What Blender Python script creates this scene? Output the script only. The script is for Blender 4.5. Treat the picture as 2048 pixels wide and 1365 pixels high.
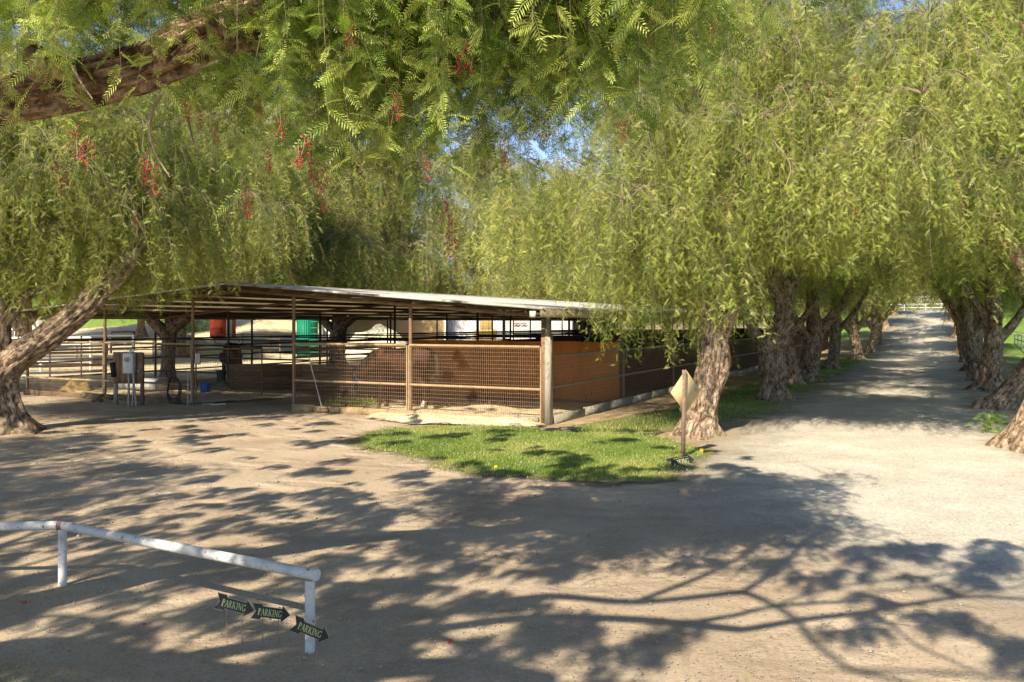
import bpy, math, random
import numpy as np
from mathutils import Vector, Matrix
R = math.radians
random.seed(7)
C = bpy.context.scene.collection
SC = bpy.context.scene
for o in list(bpy.data.objects): bpy.data.objects.remove(o)

# ------------------------------------------------------------------ camera, sky, sun, exposure
EYE = 2.35
cam = bpy.data.cameras.new('camera'); camo = bpy.data.objects.new('camera', cam); C.objects.link(camo)
camo.location = (0, 0, EYE); camo.rotation_euler = (R(90), 0, 0)
cam.sensor_width = 36; cam.lens = 36 * 1700 / 2048; cam.shift_y = -37.5 / 2048
cam.clip_start = .05; cam.clip_end = 2000
SC.camera = camo
SUN_DIR = Vector((.40, .82, -.74)).normalized()         # the way the light travels
SUN_EL = math.asin(-SUN_DIR.z); SUN_AZ = math.atan2(-SUN_DIR.x, -SUN_DIR.y)
w = bpy.data.worlds.new('World'); SC.world = w; w.use_nodes = True
nt = w.node_tree; nt.nodes.clear()
sky = nt.nodes.new('ShaderNodeTexSky'); sky.sky_type = 'NISHITA'; sky.sun_disc = False
sky.sun_elevation = SUN_EL; sky.sun_rotation = SUN_AZ; sky.air_density = .8; sky.dust_density = .05; sky.ozone_density = 3.0; sky.altitude = 2500
bg = nt.nodes.new('ShaderNodeBackground'); bg.inputs[1].default_value = .135
ow = nt.nodes.new('ShaderNodeOutputWorld')
hsv = nt.nodes.new('ShaderNodeHueSaturation'); hsv.inputs['Saturation'].default_value = .88
nt.links.new(sky.outputs[0], hsv.inputs['Color']); nt.links.new(hsv.outputs[0], bg.inputs[0]); nt.links.new(bg.outputs[0], ow.inputs[0])
sl = bpy.data.lights.new('sun', 'SUN'); sl.energy = 5.0; sl.angle = R(.5); sl.color = (1, .90, .73)
so = bpy.data.objects.new('sun', sl); C.objects.link(so); so.rotation_euler = SUN_DIR.to_track_quat('-Z', 'Y').to_euler()
SC.view_settings.view_transform = 'Standard'; SC.view_settings.look = 'None'
SC.view_settings.gamma = 1; SC.view_settings.use_curve_mapping = False; SC.view_settings.exposure = 1.05
SC.render.engine = 'CYCLES'
SC.cycles.max_bounces = 5; SC.cycles.diffuse_bounces = 3; SC.cycles.transmission_bounces = 4; SC.cycles.transparent_max_bounces = 6

# ------------------------------------------------------------------ materials
def ramp_mat(name, cols, scale=5, detail=6, rough=.85, bump=.3, bscale=None, dist=.02, stretch=(1, 1, 1), spec=.2, metal=0,
             coord='Object', extra=None, dirt=None, tint=0.0):
    m = bpy.data.materials.new(name); m.use_nodes = True
    n = m.node_tree.nodes; L = m.node_tree.links; b = n['Principled BSDF']
    tc = n.new('ShaderNodeTexCoord'); mp = n.new('ShaderNodeMapping'); mp.inputs['Scale'].default_value = stretch
    if coord == 'World':
        g = n.new('ShaderNodeNewGeometry'); L.new(g.outputs['Position'], mp.inputs[0])
    else: L.new(tc.outputs['Object'], mp.inputs[0])
    t = n.new('ShaderNodeTexNoise'); t.inputs['Scale'].default_value = scale; t.inputs['Detail'].default_value = detail
    t.inputs['Roughness'].default_value = .65
    L.new(mp.outputs[0], t.inputs['Vector'])
    cr = n.new('ShaderNodeValToRGB'); e = cr.color_ramp.elements
    k = len(cols)
    while len(e) < k: e.new(.5)
    for i, c in enumerate(cols):
        e[i].position = .28 + .44 * i / max(1, k - 1); e[i].color = (*c, 1)
    L.new(t.outputs[0], cr.inputs[0]); out = cr.outputs[0]
    if dirt:                                     # (colour, scale, threshold): stains with a shape of their own
        t3 = n.new('ShaderNodeTexNoise'); t3.inputs['Scale'].default_value = dirt[1]; t3.inputs['Detail'].default_value = 8
        L.new(mp.outputs[0], t3.inputs['Vector'])
        mr = n.new('ShaderNodeMapRange'); mr.inputs[1].default_value = dirt[2]; mr.inputs[2].default_value = dirt[2] + .06
        L.new(t3.outputs[0], mr.inputs[0])
        mx = n.new('ShaderNodeMix'); mx.data_type = 'RGBA'; L.new(mr.outputs[0], mx.inputs[0]); L.new(out, mx.inputs[6])
        mx.inputs[7].default_value = (*dirt[0], 1); out = mx.outputs[2]
    if tint:
        oi = n.new('ShaderNodeObjectInfo'); hs = n.new('ShaderNodeHueSaturation')
        m2 = n.new('ShaderNodeMapRange'); m2.inputs[3].default_value = 1 - tint; m2.inputs[4].default_value = 1 + tint
        L.new(oi.outputs['Random'], m2.inputs[0]); L.new(m2.outputs[0], hs.inputs['Value']); L.new(out, hs.inputs['Color']); out = hs.outputs[0]
    L.new(out, b.inputs['Base Color'])
    b.inputs['Roughness'].default_value = rough; b.inputs['Specular IOR Level'].default_value = spec; b.inputs['Metallic'].default_value = metal
    if bump:
        t2 = n.new('ShaderNodeTexNoise'); t2.inputs['Scale'].default_value = bscale or scale * 4; t2.inputs['Detail'].default_value = 8
        L.new(mp.outputs[0], t2.inputs['Vector'])
        bp = n.new('ShaderNodeBump'); bp.inputs['Strength'].default_value = bump; bp.inputs['Distance'].default_value = dist
        L.new(t2.outputs[0], bp.inputs['Height']); L.new(bp.outputs[0], b.inputs['Normal'])
    return m

def leaf_mat(name, c1, c2, c3, trans=.35):
    m = bpy.data.materials.new(name); m.use_nodes = True
    n = m.node_tree.nodes; L = m.node_tree.links; n.clear()
    at = n.new('ShaderNodeAttribute'); at.attribute_name = 'tint'
    oi = n.new('ShaderNodeObjectInfo')
    ad = n.new('ShaderNodeMath'); ad.operation = 'MULTIPLY_ADD'; ad.inputs[1].default_value = .45
    ad.inputs[2].default_value = -.2
    L.new(oi.outputs['Random'], ad.inputs[0])
    a2 = n.new('ShaderNodeMath'); a2.operation = 'ADD'; L.new(ad.outputs[0], a2.inputs[0]); L.new(at.outputs['Fac'], a2.inputs[1])
    cr = n.new('ShaderNodeValToRGB'); e = cr.color_ramp.elements; e.new(.5)
    for i, c in enumerate((c1, c2, c3)): e[i].position = (0.05, .5, .95)[i]; e[i].color = (*c, 1)
    L.new(a2.outputs[0], cr.inputs[0])
    d = n.new('ShaderNodeBsdfPrincipled'); d.inputs['Roughness'].default_value = .42; d.inputs['Specular IOR Level'].default_value = .5
    t = n.new('ShaderNodeBsdfTranslucent'); mx = n.new('ShaderNodeMixShader'); mx.inputs[0].default_value = trans
    g = n.new('ShaderNodeHueSaturation'); g.inputs['Value'].default_value = 1.5; g.inputs['Saturation'].default_value = 1.1
    L.new(cr.outputs[0], d.inputs['Base Color']); L.new(cr.outputs[0], g.inputs['Color']); L.new(g.outputs[0], t.inputs['Color'])
    o = n.new('ShaderNodeOutputMaterial'); L.new(d.outputs[0], mx.inputs[1]); L.new(t.outputs[0], mx.inputs[2]); L.new(mx.outputs[0], o.inputs[0])
    return m

def bark_mat(name, dark, mid, light, moss=True):
    m = bpy.data.materials.new(name); m.use_nodes = True
    n = m.node_tree.nodes; L = m.node_tree.links; b = n['Principled BSDF']
    uv = n.new('ShaderNodeAttribute'); uv.attribute_name = 'grain'        # (angle, length, ridge)
    sep = n.new('ShaderNodeSeparateXYZ'); L.new(uv.outputs['Vector'], sep.inputs[0])
    tc = n.new('ShaderNodeTexCoord')
    t = n.new('ShaderNodeTexNoise'); t.inputs['Scale'].default_value = 5.5; t.inputs['Detail'].default_value = 10; t.inputs['Roughness'].default_value = .75
    L.new(tc.outputs['Object'], t.inputs['Vector'])
    comb = n.new('ShaderNodeMapping'); comb.inputs['Scale'].default_value = (1, .24, 0)
    L.new(uv.outputs['Vector'], comb.inputs[0])
    v = n.new('ShaderNodeTexNoise'); v.inputs['Scale'].default_value = 26; v.inputs['Detail'].default_value = 9; v.inputs['Roughness'].default_value = .7; v.inputs['Distortion'].default_value = .6
    L.new(comb.outputs[0], v.inputs['Vector'])
    a = n.new('ShaderNodeMath'); a.operation = 'MULTIPLY_ADD'; a.inputs[1].default_value = .5; L.new(t.outputs[0], a.inputs[0])
    a3 = n.new('ShaderNodeMath'); a3.operation = 'MULTIPLY'; a3.inputs[1].default_value = .5; L.new(v.outputs[0], a3.inputs[0]); L.new(a3.outputs[0], a.inputs[2])
    cr = n.new('ShaderNodeValToRGB'); e = cr.color_ramp.elements; e.new(.5)
    for i, c in enumerate((dark, mid, light)): e[i].position = (.40, .5, .60)[i]; e[i].color = (*c, 1)
    vo = n.new('ShaderNodeTexVoronoi'); vo.feature = 'DISTANCE_TO_EDGE'; vo.inputs['Scale'].default_value = 13
    c2 = n.new('ShaderNodeMapping'); c2.inputs['Scale'].default_value = (1, .38, 0); L.new(uv.outputs['Vector'], c2.inputs[0])
    wn = n.new('ShaderNodeMix'); wn.data_type = 'VECTOR'; wn.inputs[0].default_value = .16; L.new(c2.outputs[0], wn.inputs[4]); L.new(t.outputs['Color'], wn.inputs[5]); L.new(wn.outputs[1], vo.inputs['Vector'])
    ve = n.new('ShaderNodeMapRange'); ve.inputs[1].default_value = 0; ve.inputs[2].default_value = .22; ve.inputs[3].default_value = -.055; ve.inputs[4].default_value = .018; L.new(vo.outputs['Distance'], ve.inputs[0])
    a4 = n.new('ShaderNodeMath'); a4.operation = 'ADD'; L.new(a.outputs[0], a4.inputs[0]); L.new(ve.outputs[0], a4.inputs[1]); a = a4
    L.new(a.outputs[0], cr.inputs[0]); out = cr.outputs[0]
    if moss:
        t4 = n.new('ShaderNodeTexNoise'); t4.inputs['Scale'].default_value = 1.6; t4.inputs['Detail'].default_value = 7
        L.new(tc.outputs['Object'], t4.inputs['Vector'])
        mr = n.new('ShaderNodeMapRange'); mr.inputs[1].default_value = .58; mr.inputs[2].default_value = .72; mr.inputs[4].default_value = .6
        L.new(t4.outputs[0], mr.inputs[0])
        mx = n.new('ShaderNodeMix'); mx.data_type = 'RGBA'; L.new(mr.outputs[0], mx.inputs[0]); L.new(out, mx.inputs[6]); mx.inputs[7].default_value = (.13, .13, .035, 1)
        out = mx.outputs[2]
    L.new(out, b.inputs['Base Color']); b.inputs['Roughness'].default_value = .95; b.inputs['Specular IOR Level'].default_value = .08
    bp = n.new('ShaderNodeBump'); bp.inputs['Strength'].default_value = .9; bp.inputs['Distance'].default_value = .035
    L.new(a.outputs[0], bp.inputs['Height']); L.new(bp.outputs[0], b.inputs['Normal'])
    return m

M = {}
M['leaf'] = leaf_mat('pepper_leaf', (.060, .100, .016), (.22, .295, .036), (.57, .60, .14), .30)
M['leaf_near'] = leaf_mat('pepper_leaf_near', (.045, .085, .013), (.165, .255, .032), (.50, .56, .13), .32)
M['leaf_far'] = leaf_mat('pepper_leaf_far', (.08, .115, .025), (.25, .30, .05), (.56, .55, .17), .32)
M['shrub_leaf'] = leaf_mat('shrub_leaf', (.08, .16, .03), (.16, .28, .05), (.30, .38, .09), .3)
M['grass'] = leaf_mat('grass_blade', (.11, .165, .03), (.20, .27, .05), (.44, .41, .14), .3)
M['twig'] = ramp_mat('twig', [(.16, .115, .075), (.34, .27, .19)], 6, rough=.9, bump=0)
M['berry'] = ramp_mat('berry_red', [(.36, .012, .012), (.50, .03, .02)], 30, rough=.4, bump=0, spec=.5)
M['berry_pink'] = ramp_mat('berry_pink', [(.42, .12, .08), (.55, .24, .17)], 8, rough=.6, bump=0)
M['bark'] = bark_mat('bark_pepper', (.06, .036, .021), (.27, .19, .125), (.50, .385, .27))
M['bark_red'] = bark_mat('bark_reddish', (.06, .034, .02), (.26, .165, .10), (.48, .36, .25), False)
M['rust'] = ramp_mat('rusty_tube', [(.15, .085, .045), (.27, .175, .10)], 9, rough=.75, bump=.2, dist=.003)
M['olive'] = ramp_mat('painted_steel', [(.20, .16, .10), (.27, .22, .145)], 4, rough=.6, bump=.1, dist=.003)
M['dark'] = ramp_mat('dark_pipe', [(.035, .028, .022), (.075, .058, .045)], 9, rough=.6, bump=.1, dist=.002)
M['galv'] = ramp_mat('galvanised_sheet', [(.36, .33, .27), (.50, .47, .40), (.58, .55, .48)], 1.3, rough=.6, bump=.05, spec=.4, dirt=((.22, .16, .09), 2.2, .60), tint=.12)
M['roofunder'] = ramp_mat('brown_sheet_underside', [(.095, .066, .035), (.145, .105, .06)], 2, rough=.8, bump=0, tint=.15)  # darker brown for the lower faces of the roof sheets
M['purlin'] = ramp_mat('purlin_steel', [(.085, .062, .035), (.13, .10, .058)], 2, rough=.7, bump=0)
M['wire'] = ramp_mat('welded_wire', [(.20, .115, .065), (.33, .22, .14)], 14, rough=.8, bump=0)
M['rail'] = ramp_mat('tan_rail', [(.24, .16, .085), (.38, .28, .16)], 7, rough=.8, bump=.2, dist=.004)
M['timber'] = ramp_mat('grey_timber', [(.22, .18, .13), (.42, .37, .29)], 5, rough=.9, bump=.5, stretch=(6, 6, .6), dist=.006)
M['ply'] = ramp_mat('orange_plywood', [(.52, .15, .03), (.64, .22, .05), (.57, .18, .04)], 1.6, rough=.6, bump=.15, stretch=(3, 3, .5), dist=.003, dirt=((.12, .045, .018), 3.1, .66), tint=.08)
M['darkboard'] = ramp_mat('dark_board', [(.030, .020, .013), (.075, .05, .03)], 3, rough=.8, bump=.3, stretch=(.4, .4, 5), dist=.004, tint=.2)
M['board'] = ramp_mat('brown_board', [(.10, .062, .035), (.21, .14, .08)], 3, rough=.85, bump=.4, stretch=(.5, .5, 5), dist=.006, tint=.2)
M['weathered'] = ramp_mat('weathered_plywood', [(.12, .055, .03), (.26, .15, .09), (.34, .23, .15)], 4, rough=.85, bump=.4, stretch=(3, 3, .6), dist=.004)
M['concrete'] = ramp_mat('concrete', [(.20, .17, .12), (.34, .30, .23)], 5, rough=.9, bump=.5, dist=.01)
M['stone'] = ramp_mat('pebble', [(.30, .26, .20), (.50, .45, .37)], 3, rough=.9, bump=.2, tint=.3)
M['white'] = ramp_mat('chipped_white_paint', [(.36, .35, .31), (.52, .51, .48), (.56, .55, .52)], 9, rough=.55, bump=.3, dist=.003, dirt=((.18, .11, .065), 27, .62), spec=.4)
M['whitepaint'] = ramp_mat('white_paint', [(.62, .61, .57), (.74, .73, .70)], 3, rough=.6, bump=.1, spec=.3)
M['signblack'] = ramp_mat('sign_black', [(.018, .017, .016), (.035, .033, .03)], 8, rough=.45, bump=0, spec=.4)
M['signtext'] = ramp_mat('sign_text', [(.34, .38, .16), (.42, .46, .20)], 8, rough=.6, bump=0)
M['signedge'] = ramp_mat('sign_edge', [(.36, .33, .22), (.45, .42, .3)], 8, rough=.6, bump=0)
M['signback'] = ramp_mat('bare_sign_back', [(.44, .33, .15), (.54, .42, .21)], 5, rough=.5, bump=.05, spec=.4, dirt=((.25, .17, .08), 6, .68))
M['rustpost'] = ramp_mat('rusty_post', [(.13, .075, .055), (.27, .18, .13)], 12, rough=.85, bump=.3, dist=.004)
M['metalbox'] = ramp_mat('grey_metal', [(.46, .46, .44), (.58, .58, .55)], 5, rough=.45, bump=.05, spec=.5)
M['pipe'] = ramp_mat('conduit', [(.26, .25, .22), (.36, .35, .31)], 5, rough=.5, bump=0, spec=.5)
M['rubber'] = ramp_mat('black_rubber', [(.015, .015, .015), (.035, .033, .03)], 8, rough=.5, bump=.05, spec=.4)
M['glass'] = ramp_mat('meter_glass', [(.12, .10, .10), (.2, .18, .17)], 8, rough=.2, bump=0, spec=.6)
M['blue'] = ramp_mat('blue_plastic', [(.01, .06, .30), (.02, .09, .4)], 8, rough=.4, bump=0, spec=.4)
M['halter'] = ramp_mat('turquoise_nylon', [(.01, .22, .38), (.02, .30, .46)], 8, rough=.6, bump=0)
M['redpaint'] = ramp_mat('red_paint', [(.50, .075, .03), (.60, .11, .05)], 2, rough=.6, bump=.05)
M['greenpaint'] = ramp_mat('green_paint', [(.005, .15, .08), (.01, .22, .12)], 3, rough=.5, bump=.05)
M['teal'] = ramp_mat('teal_paint', [(.02, .22, .22), (.04, .3, .28)], 3, rough=.5, bump=.05)
M['tanwall'] = ramp_mat('tan_plaster', [(.40, .27, .13), (.50, .35, .18)], 2, rough=.9, bump=.1)
M['greymetal'] = ramp_mat('grey_corrugated', [(.36, .35, .34), (.50, .48, .46)], 1.5, rough=.6, bump=0, spec=.4, tint=.15)
M['greywhite'] = ramp_mat('dull_white_sheet', [(.33, .32, .30), (.42, .41, .39)], 2, rough=.6, bump=.05)
M['hay'] = ramp_mat('hay', [(.30, .21, .07), (.52, .39, .15)], 14, rough=.95, bump=.9, dist=.04, tint=.12)
M['sand'] = ramp_mat('cream_tarp', [(.70, .62, .42), (.78, .71, .52)], 2, rough=.9, bump=.3, dist=.03)
M['yellow'] = ramp_mat('yellow_plastic', [(.55, .40, .01), (.65, .48, .02)], 8, rough=.5, bump=0)
M['paper'] = ramp_mat('paper', [(.55, .52, .44), (.68, .65, .57)], 9, rough=.7, bump=0)
M['ink'] = ramp_mat('ink', [(.08, .08, .08), (.12, .12, .12)], 9, rough=.7, bump=0)
M['horse_bay'] = ramp_mat('bay_coat', [(.018, .009, .006), (.045, .018, .009), (.085, .034, .015)], 2.2, rough=.65, bump=.1, dist=.004, spec=.15)
M['horse_black'] = ramp_mat('black_coat', [(.012, .009, .007), (.03, .022, .017)], 2.2, rough=.65, bump=.1, dist=.004, spec=.15)
M['hair'] = ramp_mat('horse_hair', [(.012, .009, .007), (.035, .026, .018)], 30, rough=.6, bump=.3, dist=.005)
M['sock'] = ramp_mat('white_sock', [(.38, .33, .27), (.5, .45, .38)], 9, rough=.8, bump=0)
M['hoof'] = ramp_mat('hoof', [(.09, .07, .05), (.16, .13, .10)], 9, rough=.6, bump=0)
M['chain'] = ramp_mat('pale_rope', [(.40, .42, .42), (.55, .55, .53)], 9, rough=.7, bump=0)
M['bunker'] = ramp_mat('arena_dirt', [(.42, .33, .21), (.55, .45, .31)], 3, rough=.95, bump=.3)

# ground: dirt, with lawn on the rises left, far and right of the avenue (mask by vertex attribute)
def ground_mat():
    m = bpy.data.materials.new('ground_dirt'); m.use_nodes = True
    n = m.node_tree.nodes; L = m.node_tree.links; b = n['Principled BSDF']
    g = n.new('ShaderNodeNewGeometry')
    def noise(sc, det, rough=.6, vec=None, dist=0):
        t = n.new('ShaderNodeTexNoise'); t.inputs['Scale'].default_value = sc; t.inputs['Detail'].default_value = det; t.inputs['Roughness'].default_value = rough
        t.inputs['Distortion'].default_value = dist
        L.new(vec or g.outputs['Position'], t.inputs['Vector']); return t.outputs[0]
    def ramp(inp, stops):
        cr = n.new('ShaderNodeValToRGB'); e = cr.color_ramp.elements
        while len(e) < len(stops): e.new(.5)
        for i, (p, c) in enumerate(stops): e[i].position = p; e[i].color = (*c, 1)
        L.new(inp, cr.inputs[0]); return cr.outputs[0]
    def mix(f, a, c, mode='MIX'):
        x = n.new('ShaderNodeMix'); x.data_type = 'RGBA'; x.blend_type = mode
        if isinstance(f, float): x.inputs[0].default_value = f
        else: L.new(f, x.inputs[0])
        L.new(a, x.inputs[6]); L.new(c, x.inputs[7]); return x.outputs[2]
    base = ramp(noise(.5, 9, .7, dist=.4), [(.3, (.29, .215, .145)), (.5, (.39, .305, .21)), (.7, (.50, .40, .28))])
    fine = ramp(noise(45, 6, .75), [(.3, (.36, .33, .31)), (.5, (.5, .5, .5)), (.70, (.64, .62, .60))])
    col = mix(.9, base, fine, 'OVERLAY')
    # scattered litter
    lit = n.new('ShaderNodeTexVoronoi'); lit.inputs['Scale'].default_value = 16; L.new(g.outputs['Position'], lit.inputs['Vector'])
    lr = n.new('ShaderNodeMapRange'); lr.inputs[1].default_value = .13; lr.inputs[2].default_value = .09; L.new(lit.outputs['Distance'], lr.inputs[0])
    gate = n.new('ShaderNodeMapRange'); gate.inputs[1].default_value = .5; gate.inputs[2].default_value = .62; L.new(noise(1.1, 5), gate.inputs[0])
    mm = n.new('ShaderNodeMath'); mm.operation = 'MULTIPLY'; L.new(lr.outputs[0], mm.inputs[0]); L.new(gate.outputs[0], mm.inputs[1])
    dk = n.new('ShaderNodeRGB'); dk.outputs[0].default_value = (.14, .085, .05, 1)
    col = mix(mm.outputs[0], col, dk.outputs[0])
    # lawn far away
    at = n.new('ShaderNodeAttribute'); at.attribute_name = 'lawn'
    gr = ramp(noise(2.5, 8, .7), [(.3, (.09, .15, .025)), (.5, (.15, .24, .04)), (.7, (.24, .33, .07))])
    col = mix(at.outputs['Fac'], col, gr)
    L.new(col, b.inputs['Base Color']); b.inputs['Roughness'].default_value = .95; b.inputs['Specular IOR Level'].default_value = .1
    # tyre ridges swinging round the turn and fine grit
    mp = n.new('ShaderNodeMapping'); mp.inputs['Scale'].default_value = (.9, 2.0, 1); mp.inputs['Rotation'].default_value = (0, 0, R(12)); L.new(g.outputs['Position'], mp.inputs[0])
    rdg = noise(3.2, 5, .6, mp.outputs[0], .6)
    b1 = n.new('ShaderNodeBump'); b1.inputs['Strength'].default_value = .35; b1.inputs['Distance'].default_value = .04; L.new(rdg, b1.inputs['Height'])
    b2 = n.new('ShaderNodeBump'); b2.inputs['Strength'].default_value = .9; b2.inputs['Distance'].default_value = .014; L.new(noise(26, 9, .8), b2.inputs['Height'])
    vs = n.new('ShaderNodeVectorMath'); vs.operation = 'DISTANCE'; vs.inputs[1].default_value = (1.5, 23.0, 0); L.new(g.outputs['Position'], vs.inputs[0])
    ns_ = n.new('ShaderNodeMath'); ns_.operation = 'MULTIPLY_ADD'; ns_.inputs[1].default_value = .9; L.new(noise(.35, 3), ns_.inputs[0]); L.new(vs.outputs['Value'], ns_.inputs[2])
    sx = n.new('ShaderNodeMath'); sx.operation = 'MULTIPLY'; sx.inputs[1].default_value = 11; L.new(ns_.outputs[0], sx.inputs[0])
    sy = n.new('ShaderNodeMath'); sy.operation = 'SINE'; L.new(sx.outputs[0], sy.inputs[0])
    sg = n.new('ShaderNodeMath'); sg.operation = 'MULTIPLY'; L.new(sy.outputs[0], sg.inputs[0]); L.new(gate.outputs[0], sg.inputs[1])
    b3 = n.new('ShaderNodeBump'); b3.inputs['Strength'].default_value = .8; b3.inputs['Distance'].default_value = .03; L.new(sg.outputs[0], b3.inputs['Height'])
    L.new(b1.outputs[0], b3.inputs['Normal']); L.new(b3.outputs[0], b2.inputs['Normal']); L.new(b2.outputs[0], b.inputs['Normal'])
    return m
M['ground'] = ground_mat()

def sheet_mat(name, cols, scale, fscale, edge_noise=1.5, bump=.8, dist=.012, rough=.92, soft=(.72, .92)):
    """sheet lying on the ground whose ragged margin fades out by the 'edge' attribute"""
    m = bpy.data.materials.new(name); m.use_nodes = True
    n = m.node_tree.nodes; L = m.node_tree.links; b = n['Principled BSDF']; out = n['Material Output']
    g = n.new('ShaderNodeNewGeometry')
    t = n.new('ShaderNodeTexNoise'); t.inputs['Scale'].default_value = scale; t.inputs['Detail'].default_value = 9; t.inputs['Roughness'].default_value = .7
    L.new(g.outputs['Position'], t.inputs['Vector'])
    cr = n.new('ShaderNodeValToRGB'); e = cr.color_ramp.elements; e.new(.5)
    for i, c in enumerate(cols): e[i].position = (.3, .5, .7)[i]; e[i].color = (*c, 1)
    L.new(t.outputs[0], cr.inputs[0])
    t2 = n.new('ShaderNodeTexVoronoi'); t2.inputs['Scale'].default_value = fscale; L.new(g.outputs['Position'], t2.inputs['Vector'])
    cr2 = n.new('ShaderNodeValToRGB'); e = cr2.color_ramp.elements; e[0].color = (.38, .38, .38, 1); e[1].color = (.62, .62, .62, 1)
    L.new(t2.outputs['Color'], cr2.inputs[0])
    x = n.new('ShaderNodeMix'); x.data_type = 'RGBA'; x.blend_type = 'OVERLAY'; x.inputs[0].default_value = .9
    L.new(cr.outputs[0], x.inputs[6]); L.new(cr2.outputs[0], x.inputs[7]); L.new(x.outputs[2], b.inputs['Base Color'])
    b.inputs['Roughness'].default_value = rough; b.inputs['Specular IOR Level'].default_value = .12
    bp = n.new('ShaderNodeBump'); bp.inputs['Strength'].default_value = bump; bp.inputs['Distance'].default_value = dist
    L.new(t2.outputs['Distance'], bp.inputs['Height']); L.new(bp.outputs[0], b.inputs['Normal'])
    at = n.new('ShaderNodeAttribute'); at.attribute_name = 'edge'
    t3 = n.new('ShaderNodeTexNoise'); t3.inputs['Scale'].default_value = edge_noise; t3.inputs['Detail'].default_value = 10; t3.inputs['Roughness'].default_value = .75
    L.new(g.outputs['Position'], t3.inputs['Vector'])
    ma = n.new('ShaderNodeMath'); ma.operation = 'ADD'; L.new(at.outputs['Fac'], ma.inputs[0]); L.new(t3.outputs[0], ma.inputs[1])
    mr = n.new('ShaderNodeMapRange'); mr.inputs[1].default_value = soft[0]; mr.inputs[2].default_value = soft[1]; L.new(ma.outputs[0], mr.inputs[0])
    tr = n.new('ShaderNodeBsdfTransparent'); ms = n.new('ShaderNodeMixShader')
    L.new(mr.outputs[0], ms.inputs[0]); L.new(tr.outputs[0], ms.inputs[1]); L.new(b.outputs[0], ms.inputs[2]); L.new(ms.outputs[0], out.inputs[0])
    return m
M['gravel'] = sheet_mat('pale_gravel', [(.39, .345, .27), (.47, .42, .335), (.55, .50, .41)], .9, 34, edge_noise=.8, soft=(.62, 1.22), bump=.7, dist=.009)
M['lawn'] = sheet_mat('lawn_soil', [(.16, .13, .06), (.19, .18, .07), (.30, .25, .13)], 2.2, 40, 2.5)
M['bedding'] = sheet_mat('wood_shavings', [(.50, .39, .22), (.64, .53, .33), (.72, .62, .42)], 2.0, 26, 2.0, 1.0, .02)
M['litter'] = sheet_mat('brown_litter', [(.24, .165, .085), (.36, .265, .15), (.48, .37, .22)], 1.6, 35, 1.3, .9, .015)

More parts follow.
